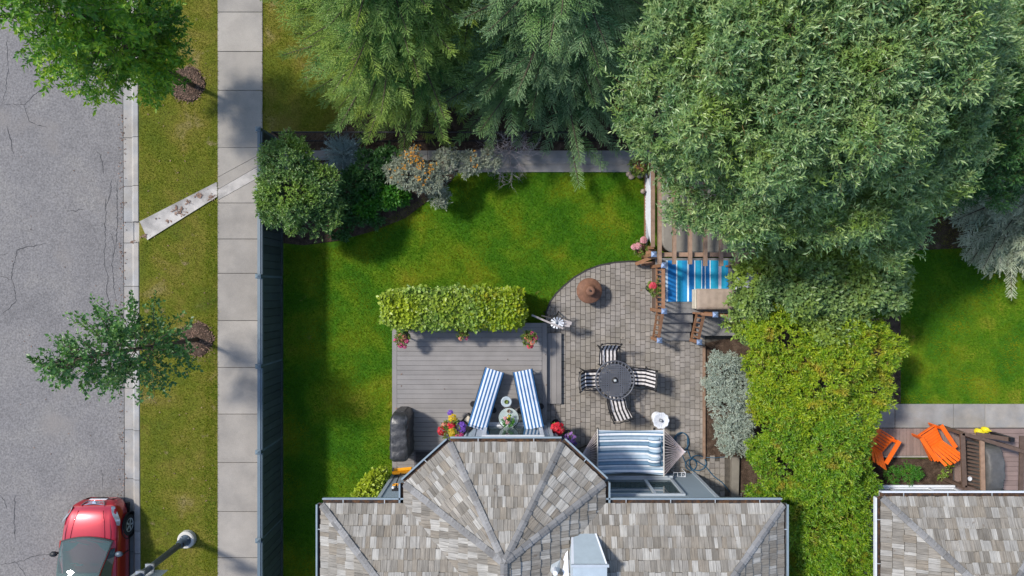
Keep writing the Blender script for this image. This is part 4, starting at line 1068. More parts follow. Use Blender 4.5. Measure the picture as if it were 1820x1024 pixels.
def garden_chair(name, label):
    t = thing(name, label, 'chair', (0, 0, 0), 'striped chairs round the garden table')
    f = lambda u, v: ((u - .5) * .50 * (1 - .03 * math.cos(v * 3)), -.22 + v * .48, .45 + .045 * math.sin(math.pi * min(1, max(0, u))) ** .4 * math.sin(math.pi * (.08 + .84 * v)) ** .4 + .012 * math.sin(v * 19))
    cu = MB(); cu.grid(f, 14, 14); cu.build('seat_cushion', 'bw_stripe', t, True)
    def back(u, v):
        w = .48 + .05 * v
        return ((u - .5) * w, -.19 - .17 * v - .02 * math.sin(math.pi * u), .50 + .47 * v + .02 * math.sin(v * 15) + .045 * (math.sin(math.pi * u) ** .4) * math.sin(math.pi * (.06 + .88 * v)) ** .4)
    MB().grid(back, 14, 14).build('back_cushion', 'bw_stripe', t, True)
    MB().box((-.25, -.24, .40), (.25, .26, .43)).build('seat', 'black_metal', t)
    m = MB(); m.tube([(-.27, -.24, .43), (-.285, -.32, .75), (-.27, -.40, 1.0), (-.12, -.435, 1.035), (0, -.425, 1.02), (.12, -.435, 1.035), (.27, -.40, 1.0), (.285, -.32, .75), (.27, -.24, .43)], .016, 6)
    m.build('back_frame', 'black_metal', t)
    for s in (-1, 1):
        MB().tube([(s * .27, -.27, .66), (s * .30, -.05, .68), (s * .295, .18, .66), (s * .27, .24, .60)], .018, 6).build('armrest', 'black_metal', t)
        MB().tube([(s * .265, .22, .62), (s * .255, .24, .3), (s * .265, .26, 0)], .016, 6).build('leg', 'black_metal', t)
        MB().tube([(s * .26, -.22, .44), (s * .25, -.24, .2), (s * .27, -.30, 0)], .016, 6).build('leg', 'black_metal', t)
        MB().lathe((s * .275, -.405, 1.01), [(.0, -.03), (.03, -.01), (.032, .01), (.0, .035)], 8).build('finial', 'black_metal', t, True)
    return t
ch = garden_chair('garden_chair', 'black and white striped chair on the far side of the round table')
spots = [((1082, 634), math.pi, None), ((1052, 674), -math.pi / 2 + .03, 'black and white striped chair at the round table nearest the deck'),
         ((1134, 671), math.pi / 2 - .06, 'black and white striped chair at the round table nearest the silver shrub'),
         ((1097, 717), math.radians(13), 'slightly turned striped chair at the round table, nearest the hammock')]
for i, ((x, y), a, lb) in enumerate(spots):
    o = ch if i == 0 else copy_tree(ch)
    p = P(x, y, .45); o.location = (p.x, p.y, .035); o.rotation_euler = (0, 0, a)
    if lb: o['label'] = lb

# ---------------------------------------------------------------- fire pit, bird bath, garden windmill
p = P(1048, 517, .6); t = thing('fire_pit', 'rust brown chiminea with a wide conical lid on the patio', 'fire pit', (p.x, p.y, .035))
MB().lathe((p.x, p.y, .035), [(.10, .10), (.22, .12), (.32, .24), (.345, .38), (.33, .46)], 36).build('bowl', 'rust', t, True)
MB().lathe((p.x, p.y, .035), [(.33, .455), (.368, .46), (.37, .48), (.35, .50), (.24, .565), (.135, .63), (.135, .632)], 40).build('lid', 'rust', t, True)
MB().lathe((p.x, p.y, .035), [(.13, .62), (.12, .70), (.132, .76), (.135, .785), (.10, .80), (.035, .81), (.03, .80), (.0, .80)], 28).build('chimney_cap', 'rust', t, True)
MB().lathe((p.x, p.y, .035), [(.026, .80), (.026, .835), (.0, .84)], 10).build('knob', 'black_metal', t)
for k in range(3):
    a = k * 2.094 + .4
    MB().tube([(p.x + .2 * math.cos(a), p.y + .2 * math.sin(a), .20), (p.x + .27 * math.cos(a), p.y + .27 * math.sin(a), .04)], .02, 6).build('leg', 'rust', t)
p = P(1174, 747, .6); t = thing('bird_bath', 'white scalloped bird bath beside the hammock', 'bird bath', (p.x, p.y, .035))
MB().lathe((p.x, p.y, .035), [(.15, 0), (.15, .03), (.06, .08), (.045, .3), (.06, .5), (.10, .54)], 20).build('pedestal', 'white', t, True)
MB().lathe((p.x, p.y, .035), [(.09, .54), (.21, .585), (.235, .63), (.215, .63), (.16, .60), (.05, .585)], 40, .05, 10).build('bowl', 'white', t, True)
for k in range(20):
    a = k * 2 * math.pi / 20
    MB().tube([(p.x + .06 * math.cos(a), p.y + .06 * math.sin(a), .63), (p.x + .21 * math.cos(a), p.y + .21 * math.sin(a), .668)], .008, 5).build('flute', 'white', t)
MB().lathe((p.x, p.y, .035), [(.05, .59), (.045, .66), (.03, .69), (.0, .70)], 12).build('spout', 'steel', t, True)

p = P(980, 566, .1); t = thing('garden_windmill', 'weathered grey timber garden windmill with white vanes beside the deck step', 'windmill', (p.x, p.y, 0))
hub = P(990, 574, 1.0)
for dx, dy in ((-.22, -.16), (.22, -.16), (-.22, .2), (.22, .2)):
    MB().beam((p.x + dx, p.y + dy, 0.0), (p.x + dx * .25, p.y + dy * .25, .95), .03, .03).build('tower_leg', 'black_wood', t)
for z in (.3, .6): MB().beam((p.x - .18, p.y - .11, z), (p.x + .18, p.y + .14, z), .02, .02).build('brace', 'black_wood', t)
MB().beam(P(945, 560, 1.0), P(1001, 584, 1.0), .05, .035).build('head_beam', 'grey_wood', t)
MB().beam(P(979, 547, 1.05), P(973, 568, .85), .03, .03).build('strut', 'black_wood', t)
MB().beam(P(986, 549, 1.02), P(980, 566, .85), .035, .03).build('strut', 'black_wood', t)
MB().beam(P(962, 561, .9), P(1003, 571, .95), .035, .03).build('tail_arm', 'black_wood', t)
for (x0, y0), (x1, y1) in (((999, 570), (1016, 575)), ((1000, 577), (1013, 579))):
    MB().beam(P(x0, y0, .95), P(x1, y1, .97), .09, .02).build('tail_vane', 'grey_wood', t)
for k in range(12):
    a = k * 2 * math.pi / 12; d = Vector((math.cos(a) * .85, math.sin(a) * .75, math.sin(a + 1) * .45)); s_ = Vector((-d.y, d.x, .5)).normalized() * .032
    h0 = hub + d * .05; h1 = hub + d * .22
    MB().add([h0 + s_ * .4, h0 - s_ * .4, h1 - s_, h1 + s_], [(0, 1, 2, 3)]).build('vane', 'white', t)
MB().lathe(hub, [(.0, -.03), (.045, -.02), (.045, .02), (.0, .03)], 10).build('hub', 'lamp_grey', t, True)

# ---------------------------------------------------------------- sun loungers on the deck
st = []
for i in range(6): st += [(max(0, (2 * i - .5) / 11 + .001 * i), (0.56, 0.60, 0.68)), ((2 * i + .5) / 11, (0.035, 0.115, 0.255))]
st = st[:-1] + [(10.5 / 11, (0.035, 0.115, 0.255))]
MT['blue_stripe'] = M_stripe('blue_white_stripe', 0, [(0, (0.035, 0.115, 0.26)), (.5, (0.56, 0.60, 0.69))], -.275, .275, 5.5)
def lounger(label):
    t = thing('sun_lounger', label, 'lounger', (0, 0, 0), 'striped sun loungers on the deck')
    def prof(v):            # foot end at +y, raised head end at -y
        y = .80 - 1.62 * v
        z = .36 if v < .58 else .36 + (v - .58) / .42 * .30
        return y, z
    def pad(u, v):
        y, z = prof(v); e = math.sin(math.pi * u) ** .35 * math.sin(math.pi * (.02 + .96 * v)) ** .3
        return ((u - .5) * .55, y, z + .02 + .055 * e + .006 * math.sin(v * 30))
    MB().grid(pad, 14, 34).build('cushion', 'blue_stripe', t, True)
    def head(u, v):
        y, z = prof(1); a = v * 3.0
        return ((u - .5) * .55, y - .02 - .06 * math.sin(a), z + .02 + .05 * math.cos(a) - .10 * v)
    MB().grid(head, 12, 8).build('head_roll', 'blue_stripe', t, True)
    for s in (-1, 1):
        MB().tube([(s * .275, .80, .345), (s * .275, -.15, .345), (s * .275, -.84, .345)], .018, 6).build('side_rail', 'black_metal', t)
        MB().tube([(s * .27, -.14, .36), (s * .27, -.82, .65)], .015, 6).build('back_rail', 'black_metal', t)
        MB().tube([(s * .275, .66, .34), (s * .285, .68, 0)], .016, 6).build('leg', 'black_metal', t)
        MB().tube([(s * .275, -.6, .34), (s * .285, -.62, 0)], .016, 6).build('leg', 'black_metal', t)
        MB().lathe((s * .31, -.36, .09), [(.09, -.015), (.09, .015), (.0, .015)], 12).build('wheel', 'black_metal', t)
    return t
l1 = lounger('blue and white striped sun lounger on the deck, nearer the barbecue')
l2 = copy_tree(l1); l2['label'] = 'blue and white striped sun lounger on the deck, nearer the deck step'
for o, (x0, y0), (x1, y1) in ((l1, (879, 659), (850, 755)), (l2, (929, 660), (949, 758))):
    a = P(x0, y0, .72); b = P(x1, y1, .9); m_ = (a + b) / 2; d = a - b
    o.location = (m_.x, m_.y, DZ); o.rotation_euler = (0, 0, math.atan2(d.y, d.x) - math.pi / 2)

p = P(904, 743, .78); t = thing('side_table', 'round glass top side table between the loungers', 'table', (p.x, p.y, DZ))
MB().lathe((p.x, p.y, 0), [(.0, .765), (.285, .765), (.285, .775), (.0, .775)], 32).build('top', 'clear_glass', t)
MB().tube([(p.x + .295 * math.cos(a * .2618), p.y + .295 * math.sin(a * .2618), .77) for a in range(25)], .012, 6).build('rim', 'black_metal', t)
for k in range(3):
    a = k * 2.094 + .3
    MB().tube([(p.x + .28 * math.cos(a), p.y + .28 * math.sin(a), .76), (p.x + .10 * math.cos(a), p.y + .10 * math.sin(a), .52), (p.x + .25 * math.cos(a), p.y + .25 * math.sin(a), DZ)], .012, 6).build('leg', 'black_metal', t)
q = P(904, 731, .85); mug = thing('mug', 'small tan mug on the glass side table', 'mug', (q.x, q.y, .776))
MB().lathe((q.x, q.y, .776), [(.045, 0), (.05, .1), (.042, .1), (.038, .02), (.0, .02)], 14).build('cup', 'tan_cloth', mug, True)
MB().tube([(q.x + .045, q.y, .85), (q.x + .08, q.y, .83), (q.x + .045, q.y, .79)], .008, 5).build('handle', 'tan_cloth', mug)
p2 = P(900, 714, .6); t = thing('glass_stool', 'small round pale glass table between the striped loungers', 'table', (p2.x, p2.y, DZ))
MB().lathe((p2.x, p2.y, 0), [(.0, .59), (.14, .59), (.155, .60), (.155, .63), (.135, .635), (.08, .61), (.0, .61)], 28).build('top', 'chim_metal', t, True)
MB().lathe((p2.x, p2.y, 0), [(.09, .303), (.09, .32), (.02, .34), (.02, .59)], 12).build('stem', 'steel', t, True)
MB().lathe((p2.x, p2.y, 0), [(.0, .612), (.055, .614), (.06, .66), (.05, .66), (.045, .63), (.0, .625)], 14).build('dish', 'leaf_pot', t, True)

# ---------------------------------------------------------------- covered barbecue, shovel
gx0, gx1, gy0, gy1 = -3.40, -2.86, -4.85, -3.46
t = thing('covered_barbecue', 'barbecue under a wrinkled black cover at the edge of the deck', 'barbecue', ((gx0 + gx1) / 2, (gy0 + gy1) / 2, DZ))
def cover(u, v):
    # u round the cross section, v along the length
    y = gy0 + (gy1 - gy0) * v
    e = min(1, math.sin(math.pi * min(max(v, .0), 1.0)) * 3.2) ** .45 if v < .5 else min(1, math.sqrt(max(0, 1 - ((v - .78) / .22) ** 2)) if v > .78 else 1)
    hw = (gx1 - gx0) / 2 * (.45 + .55 * e); hz = .62 + .43 * (.4 + .6 * e)
    a = math.pi * u; c_, s_ = math.cos(a), math.sin(a)
    x = hw * math.copysign(abs(c_) ** .22, c_); z = DZ + .02 + hz * max(0, s_) ** .26
    w = .006 * math.sin(v * 31 + u * 19) + .010 * math.sin(v * 9 - u * 23) + .005 * math.sin(v * 53 + u * 61)
    return ((gx0 + gx1) / 2 + x + w, y + w, z + w * .7 * s_)
MB().grid(cover, 26, 40).build('cover', 'cover_black', t, True)
for v in (gy0 + .01, gy1 - .01): MB().box((gx0 + .16, v - .02, DZ), (gx1 - .16, v + .02, DZ + .8)).build('end_panel', 'cover_black', t)
MB().box((gx0 + .06, gy0 + .25, DZ), (gx1 - .06, gy1 - .25, DZ + .12)).build('cart_base', 'black_metal', t)
t = thing('snow_shovel', 'yellow plastic shovel standing blade down against the house wall by the barbecue', 'shovel', (-3.2, -5.3, DZ))
a = P(700, 838, .4); b = P(731, 833, .4)
def blade(u, v): 
    q = Vector((-3.44, -5.33, 0)).lerp(Vector((-2.93, -5.28, 0)), u)
    return (q.x, q.y + .07 - .14 * math.sin(math.pi * v) * .8, DZ + .01 + .33 * v)
MB().grid(blade, 8, 8).build('blade', 'yellow_plastic', t, True)
MB().grid(lambda u, v: (lambda q: (q[0], q[1] - .03, q[2]))(blade(u, v)), 8, 8).build('blade_back', 'yellow_plastic', t, True)
MB().tube([(-3.2, -5.30, DZ + .2), (-3.2, -5.40, DZ + 1.05)], .016, 8).build('shaft', 'black_wood', t)
MB().tube([(-3.27, -5.41, DZ + 1.06), (-3.27, -5.41, DZ + 1.18), (-3.13, -5.41, DZ + 1.18), (-3.13, -5.41, DZ + 1.06), (-3.27, -5.41, DZ + 1.06)], .018, 8).build('grip', 'yellow_plastic', t)
t = thing('wall_tap', 'dark outdoor tap with a white knob on the wall above the yellow shovel', 'tap', (-3.13, -5.47, 1.7))
MB().box((-3.24, -5.475, 1.72), (-3.02, -5.40, 1.80)).build('plate', 'black_metal', t)
MB().tube([(-3.13, -5.47, 1.76), (-3.13, -5.36, 1.76), (-3.13, -5.34, 1.68)], .025, 8).build('spout', 'black_metal', t)
for s in (-1, 1): MB().lathe((-3.13 + s * .08, -5.38, 1.79), [(.0, -.01), (.035, 0), (.035, .02), (.0, .03)], 10).build('knob', 'white' if s < 0 else 'black_metal', t)

# ---------------------------------------------------------------- hammock
hz = .92
hx0, hx1 = P(1062, 0, hz).x, P(1180, 0, hz).x; hy0, hy1 = P(0, 845, hz).y, P(0, 764, hz).y
e0, e1 = P(1035, 808, 1.1), P(1218, 803, 1.1)
t = thing('hammock', 'blue and white striped hammock with rope ends in front of the window', 'hammock', ((hx0 + hx1) / 2, (hy0 + hy1) / 2, .035))
W_, B_, Lb, Dk = (0.62, 0.65, 0.70), (0.14, 0.235, 0.33), (0.34, 0.43, 0.51), (0.06, 0.12, 0.19)
hs = [(0, Lb), (.035, Dk), (.05, W_), (.10, B_), (.125, Lb), (.17, W_), (.20, Dk), (.22, B_), (.29, W_), (.33, Dk), (.345, Lb), (.42, W_), (.47, B_), (.50, Dk), (.52, Lb), (.58, W_), (.625, Dk), (.645, B_), (.72, W_), (.76, Dk), (.78, Lb), (.83, B_), (.86, W_), (.91, Dk), (.93, Lb), (.965, W_)]
MT['hammock'] = M_stripe('hammock_stripe', 1, hs, -(hy1 - hy0) / 2, (hy1 - hy0) / 2)
def bed(u, v):
    sag = -.10 * math.sin(math.pi * u) - .06 * math.sin(math.pi * v)
    y = hy0 + (hy1 - hy0) * v; b_ = .05 * math.sin(math.pi * u) * (1 - 2 * v)
    return (hx0 + (hx1 - hx0) * u, y + b_ * .9, hz + sag + .012 * math.sin(v * 44))
MB().grid(bed, 28, 60).build('bed', 'hammock', t, True)
def pil(u, v):
    x = hx1 - .42 + .36 * u; y = hy0 + .22 + (hy1 - hy0 - .44) * v
    e = (math.sin(math.pi * u) ** .5) * (math.sin(math.pi * v) ** .3)
    return (x + .02 * math.sin(v * 25), y, hz - .08 + .20 * e + .015 * math.sin(v * 40))
MB().grid(pil, 12, 28).build('pillow', 'hammock', t, True)
MB().tube([(hx1 - .07 + .01 * math.sin(i * 1.7), hy0 + .25 + i * .05, hz + .012 + .012 * math.sin(i)) for i in range(18)], .012, 6).build('pillow_tie', 'hose_blue', t)
for x in (hx0, hx1): MB().tube([(x, hy0 - .03, hz + .005), (x, hy1 + .03, hz + .005)], .02, 8).build('spreader_bar', 'offwhite', t)
for x, e in ((hx0, e0), (hx1, e1)):
    m = MB()
    for i in range(15):
        y = hy0 + (hy1 - hy0) * i / 14
        mid = Vector((x, y, hz)).lerp(e, .6)
        m.tube([(x, y, hz + .01), mid - Vector((0, 0, .03)), e], .006, 5)
    m.build('rope_fan', 'rope', t)
    MB().lathe(e, [(.0, -.03), (.03, -.015), (.03, .015), (.0, .03)], 10).build('ring', 'steel', t)
cy_ = (e0.y + e1.y) / 2
MB().tube([e0 + Vector((-.02, 0, 0)), (e0.x - .05, cy_, .6), (e0.x + .25, cy_, .12), (e0.x + .8, cy_, .08), (e1.x - .8, cy_, .08), (e1.x - .25, cy_, .12), (e1.x + .05, cy_, .6), e1 + Vector((.02, 0, 0))], .028, 8).build('stand', 'black_metal', t)
for x in (hx0 + .1, hx1 - .1): MB().tube([(x, cy_ - .5, .06), (x, cy_ + .5, .06)], .025, 8).build('stand_foot', 'black_metal', t)
p = P(1206, 838, .3); t = thing('wire_stand', 'small white wire rack by the wall under the hammock end', 'rack', (p.x, p.y, .035))
MB().tube([(p.x - .17, p.y, .04), (p.x - .17, p.y, .42), (p.x + .17, p.y, .42), (p.x + .17, p.y, .04)], .012, 6).build('frame', 'white', t)
MB().tube([(p.x - .17, p.y - .12, .04), (p.x - .17, p.y - .12, .42), (p.x + .17, p.y - .12, .42), (p.x + .17, p.y - .12, .04)], .012, 6).build('frame', 'white', t)
for i in range(4): MB().tube([(p.x - .17 + i * .113, p.y, .42), (p.x - .17 + i * .113, p.y - .12, .42)], .008, 5).build('crossbar', 'white', t)

# garden hose
def loop(cx, cy, r, a0, a1, n=16, z=.05, e=1.0):
    return [P(cx + r * math.cos(a0 + (a1 - a0) * i / n), cy + e * r * math.sin(a0 + (a1 - a0) * i / n), z + .02 * math.sin(i * 1.3) + .02) for i in range(n + 1)]
pts = loop(1211, 785, 13, 0, 12.0, 34, .06, 1.25) + [P(1222, 800, .05), P(1228, 815, .05)] + loop(1240, 823, 15, 3.4, 10.2, 24, .05, .9) + [P(1254, 829, .04), P(1268, 846, .04), P(1284, 858, .04), P(1300, 878, .04)]
t = thing('garden_hose', 'dark blue hose coiled on the patio beside the hammock', 'hose', (pts[0].x, pts[0].y, .035))
MB().tube(pts, .016, 6).build('hose', 'hose_blue', t, True)
pts = [P(1212, 770, .05), P(1202, 776, .06), P(1201, 790, .06), P(1212, 808, .05), P(1218, 822, .05), P(1230, 836, .05), P(1238, 842, .05)] + loop(1228, 826, 10, 1.4, -5.2, 20, .045)
MB().tube(pts, .013, 6).build('hose_tail', 'hose_blue', t, True)
MB().tube([P(1250, 813, .04), P(1270, 814, .05), P(1292, 812, .06)], .011, 6).build('hose_lead', 'hose_blue', t, True)

# ---------------------------------------------------------------- raised landing, stair, hot tub, pergola
LZ = .65
t = thing('raised_landing', 'raised timber landing with railings and stair beside the hot tub', 'deck', P(1240, 510))
lx0, lx1 = 4.13, 6.85; ly0, ly1 = -.72, .86
MB().box((lx0, ly0 + .02, 0.02), (lx1, ly1 - .02, LZ - .04)).build('frame', 'dark_wood', t)
n = 11
for i in range(n):
    w_ = (ly1 - ly0) / n
    MB().cbox((lx0 - .02, ly0 + i * w_ + .003, LZ - .035), (lx1, ly0 + (i + 1) * w_ - .003, LZ + random.uniform(-.002, .002)), .005).build('board', 'grey_mat', t)
sx0, sx1 = 4.32, 5.22
for i in range(3):
    z = LZ - .163 * (i + 1); y1_ = ly0 - .27 * i
    tr = MB().box((sx0, y1_ - .27, .02), (sx1, y1_ - .002, z - .04)).build('riser', 'dark_wood', t)
    MB().grid(lambda u, v: (sx0 + (sx1 - sx0) * u, y1_ - .295 * (1 - v) + .01, z + .012 * math.sin(u * 8 + i) * math.sin(v * 3) - (.03 if v < .1 else 0)), 14, 8).build('tread', 'grey_mat', tr, True)
def rail_post(x, y, z0, z1, m='stain_wood'):
    p_ = MB().box((x - .045, y - .045, z0), (x + .045, y + .045, z1)).build('post', m, t)
    MB().add([(x - .075, y - .075, z1 + .002), (x + .075, y - .075, z1 + .002), (x + .075, y + .075, z1 + .002), (x - .075, y + .075, z1 + .002), (x - .075, y - .075, z1 + .03), (x + .075, y - .075, z1 + .03), (x + .075, y + .075, z1 + .03), (x - .075, y + .075, z1 + .03), (x, y, z1 + .075)],
             [(3, 2, 1, 0), (0, 1, 5, 4), (1, 2, 6, 5), (2, 3, 7, 6), (3, 0, 4, 7), (4, 5, 8), (5, 6, 8), (6, 7, 8), (7, 4, 8)]).build('post_cap', 'navy_cap', p_)
def railing(a, b, zb, n, w=.09):
    a = Vector(a); b = Vector(b)
    MB().beam(a, b, w, .045).build('handrail', 'stain_wood', t)
    lo = Vector((0, 0, -zb))
    MB().beam(a + lo, b + lo, .05, .06).build('bottom_rail', 'stain_wood', t)
    for i in range(n):
        q = a.lerp(b, (i + .5) / n)
        MB().box((q.x - .017, q.y - .017, q.z - zb + .03), (q.x + .017, q.y + .017, q.z - .022)).build('baluster', 'stain_wood', t)
rail_post(4.13, .62, 0, 1.62); rail_post(4.13, -.63, 0, 1.66); rail_post(4.14, -1.47, 0, 1.02); rail_post(5.26, -1.52, 0, 1.02); rail_post(5.52, -.72, 0, 1.66); rail_post(6.78, .70, 0, 1.62); rail_post(3.87, .92, 0, 1.58); rail_post(7.12, .70, 0, 1.5)
railing((4.13, .57, 1.55), (4.13, -.58, 1.55), .85, 9)
railing((4.13, -.68, 1.50), (4.14, -1.42, .92), .72, 5, .07)
railing((5.25, -.76, 1.50), (5.26, -1.47, .92), .72, 5, .07)
railing((5.16, -.71, 1.56), (5.9, -.76, 1.56), .85, 5, .08)
railing((6.72, .70, 1.52), (6.1, .62, 1.52), .85, 4, .07)
railing((6.9, .64, 1.5), (6.9, -.3, 1.5), .85, 6, .07)
MB().box((5.36, -1.36, .02), (6.9, -.75, .40)).build('lower_frame', 'dark_wood', t)
MB().grid(lambda u, v: (5.34 + 1.5 * u, -1.38 + .63 * v, .43 + .012 * math.sin(u * 9) * math.sin(v * 4)), 12, 6).build('lower_mat', 'grey_mat', t, True)
# rug
T_, D_, Wt, Pk, N_ = (0.018, 0.285, 0.46), (0.012, 0.145, 0.39), (0.62, 0.70, 0.74), (0.58, 0.56, 0.66), (0.015, 0.21, 0.43)
rs = [(0, (0.35, 0.45, .55)), (.035, D_), (.165, Wt), (.18, T_), (.26, N_), (.34, Wt), (.37, D_), (.455, Wt), (.47, T_), (.57, Wt), (.58, D_), (.625, Wt), (.64, D_), (.70, Wt), (.715, T_), (.84, Pk), (.89, T_), (.96, N_)]
rx0, rx1, ry0, ry1 = P(1183, 0, LZ).x, P(1294, 0, LZ).x, P(0, 536, LZ).y, P(0, 463, LZ).y
rc = Vector(((rx0 + rx1) / 2, (ry0 + ry1) / 2, LZ))
MT['rug'] = M_stripe('rug_stripe', 0, rs, rx0 - rc.x, rx1 - rc.x)
rug = thing('striped_rug', 'turquoise and white striped rug on the raised landing', 'rug', rc)
MB().grid(lambda u, v: (rx0 + (rx1 - rx0) * u, ry0 + (ry1 - ry0) * v, LZ + .014 + .006 * math.sin(u * 20) * math.sin(v * 5)), 26, 14).build('weave', 'rug', rug, True)
b1 = MB().box((rx0, ry0 - .012, LZ + .004), (rx1, ry0, LZ + .012)).build('hem', 'hose_blue', rug)
# tan storage bench
sb = thing('storage_bench', 'tan padded storage bench with a cream end on the striped rug', 'bench', P(1265, 532, LZ))
sbx0, sbx1, sby0, sby1 = 5.14, 6.2, -.60, -.02
MB().box((sbx0 + .03, sby0 + .03, LZ + .024), (sbx1, sby1 - .02, LZ + .36)).build('box', 'cream_cloth', sb)
def lid(u, v):
    e = (math.sin(math.pi * u) ** .18) * (math.sin(math.pi * v) ** .18)
    return (sbx0 + .04 + (sbx1 - sbx0 - .02) * u, sby0 + (sby1 - sby0) * v, LZ + .365 + .085 * e + .004 * math.sin(u * 30))
MB().grid(lid, 24, 14).build('cushion', 'tan_cloth', sb, True)
MB().box((sbx0, sby0 + .02, LZ + .05), (sbx0 + .032, sby1 - .02, LZ + .40)).build('end_panel', 'cream_cloth', sb)

tub = thing('hot_tub', 'hot tub under a taupe vinyl cover below the pergola', 'hot tub', (5.4, 2.2, 0))
tx0, tx1, ty0, ty1 = P(1177, 0, .95).x, P(1335, 0, .95).x, 1.0, 3.3
def rrect(x0, x1, y0, y1, r, n=7):
    out = []
    for cx, cy, a in ((x1 - r, y1 - r, 0), (x0 + r, y1 - r, 1), (x0 + r, y0 + r, 2), (x1 - r, y0 + r, 3)):
        for i in range(n + 1):
            q = (a + i / n) * math.pi / 2; out.append((cx + r * math.cos(q), cy + r * math.sin(q)))
    return out
MB().prism(rrect(tx0 + .05, tx1 - .05, ty0 + .05, ty1 - .05, .3), 0, .80).build('shell', 'dark_wood', tub)
cv = MB().prism(rrect(tx0, tx1, ty0, (ty0 + ty1) / 2 - .006, .34), .80, .95, .03)
cv = MB()
full_ = rrect(tx0, tx1, ty0, ty1, .36)
cv.prism(full_, .80, .95, .035); cv.build('cover', 'taupe_vinyl', tub)
MB().box((tx0 + .06, (ty0 + ty1) / 2 - .05, .952), (tx1 - .06, (ty0 + ty1) / 2 + .05, .962)).build('cover_hinge', 'taupe_vinyl', tub)

pg = thing('pergola', 'brown timber pergola of slim rafters over the hot tub', 'pergola', (5.2, 2.1, 0))
PZ = 2.3
for x, y in ((4.0, .88), (6.62, .88), (4.0, 3.3), (6.62, 3.3)): MB().box((x - .05, y - .05, 0), (x + .05, y + .05, PZ - .08)).build('post', 'pergola_wood', pg)
for y in (.88, 3.3): MB().box((3.86, y - .055, PZ - .16), (6.75, y + .055, PZ - .04)).build('beam', 'pergola_wood', pg)
for i, px in enumerate((1172, 1198, 1226, 1253, 1281, 1309, 1337)):
    x = P(px, 0, PZ).x
    MB().box((x - .042, P(0, 470 + (i > 2) * 3, PZ).y, PZ - .045), (x + .042, 3.75, PZ + .09)).build('rafter', 'pergola_wood', pg)
# lattice screen towards the lawn
ls = thing('lattice_screen', 'white lattice screen in a brown frame between lawn and hot tub', 'screen', (3.95, 2.3, 0))
lyA, lyB = 1.15, 3.55; lX = 3.95
MB().box((lX - .045, lyA, 0), (lX + .045, lyB, .10)).build('bottom_rail', 'stain_wood', ls)
MB().box((lX - .055, lyA, 1.03), (lX + .055, lyB, 1.07)).build('cap_rail', 'pergola_wood', ls)
for y in (lyA, lyB): MB().box((lX - .04, y - .045, .0), (lX + .04, y + .045, 1.03)).build('post', 'stain_wood', ls)
for s in (-1, 1):
    m = MB()
    for i in range(-9, 26):
        y0 = lyA + i * .095; y1_ = y0 + s * .93
        if s < 0: y0 += .93; y1_ += .93
        f0, f1 = 0, 1
        if max(y0, y1_) > lyB or min(y0, y1_) < lyA: continue
        m.beam((lX + s * .006 - .01, y0, .10), (lX + s * .006 - .01, y1_, 1.03), .008, .03, (1, 0, 0))
    m.build('lattice_strips', 'white', ls)['kind'] = 'stuff'
p = P(1143, 340, .3); t2 = thing('garden_light', 'small pale globe light at the foot of the lattice screen', 'light', (p.x, p.y, 0))
MB().lathe((p.x, p.y, 0), [(.02, 0), (.02, .2), (.05, .22), (.075, .28), (.06, .34), (.0, .37)], 12).build('globe', 'tan_cloth', t2, True)
# small lawn step rails beside the lattice
t2 = thing('step_rail', 'short sloping stained timber rail between lawn and landing', 'rail', P(1148, 460))
MB().beam(P(1131, 469, .30), P(1163, 455, .95), .10, .05).build('rail', 'stain_wood', t2)
MB().beam(P(1140, 470, .12), P(1176, 466, .42), .10, .05).build('stringer', 'stain_wood', t2)
MB().beam(P(1131, 469, .28), P(1131, 469, -.02) , .06, .06).build('foot', 'stain_wood', t2)
MB().beam(P(1148, 450, .52), P(1166, 450, .56), .22, .04).build('tread', 'stain_wood', t2)
MB().beam(P(1150, 450, 0), P(1150, 450, .5), .08, .08).build('post', 'stain_wood', t2)
lc = thing('lattice_chair', 'white lattice patio chair half hidden by the leafy shrub', 'chair', (6.55, .22, LZ))
m = MB()
for i in range(7): m.beam((6.30 + i * .06, .36, LZ + .42), (6.36 + i * .06, .40, LZ + .80), .025, .015)
m.build('back_slats', 'white', lc)
MB().box((6.28, -.05, LZ + .38), (6.70, .36, LZ + .42)).build('seat', 'white', lc)
for x in (6.30, 6.67):
    for y in (-.02, .33): MB().box((x - .02, y - .02, LZ + .002), (x + .02, y + .02, LZ + .379)).build('leg', 'white', lc)
    MB().box((x - .025, -.04, LZ + .60), (x + .025, .36, LZ + .63)).build('armrest', 'white', lc)
MB().beam((6.29, .39, LZ + .81), (6.75, .41, LZ + .81), .03, .03).build('back_rail', 'white', lc)

# ---------------------------------------------------------------- neighbour's boards, chairs, screen, barbecue
t = thing('neighbour_deck', 'low pinkish board deck beside the neighbouring house', 'deck', P(1650, 790))
NZ = .12
nx0, nx1 = P(1562, 0, NZ).x, P(1697, 0, NZ).x; ny0, ny1 = P(0, 813, NZ).y, P(0, 762, NZ).y
MB().box((nx0, ny0 + .01, 0), (P(1860, 0).x, ny1 - .01, NZ - .035)).build('frame', 'deck_fascia', t)
n = 22; w_ = (nx1 - nx0) / n
for i in range(n): MB().cbox((nx0 + i * w_ + .003, ny0 + .05, NZ - .03), (nx0 + (i + 1) * w_ - .003, ny1, NZ), .004).build('board', 'deck_pink', t)
MB().box((nx0, ny0, NZ - .03), (nx1, ny0 + .045, NZ + .012)).build('edge_strip', 'kerb_concrete', t)
yb = ny1
MB().box((nx1 + .004, P(0, 868, NZ).y, 0), (P(1860, 0).x, ny0, NZ - .036)).build('frame', 'deck_fascia', t)
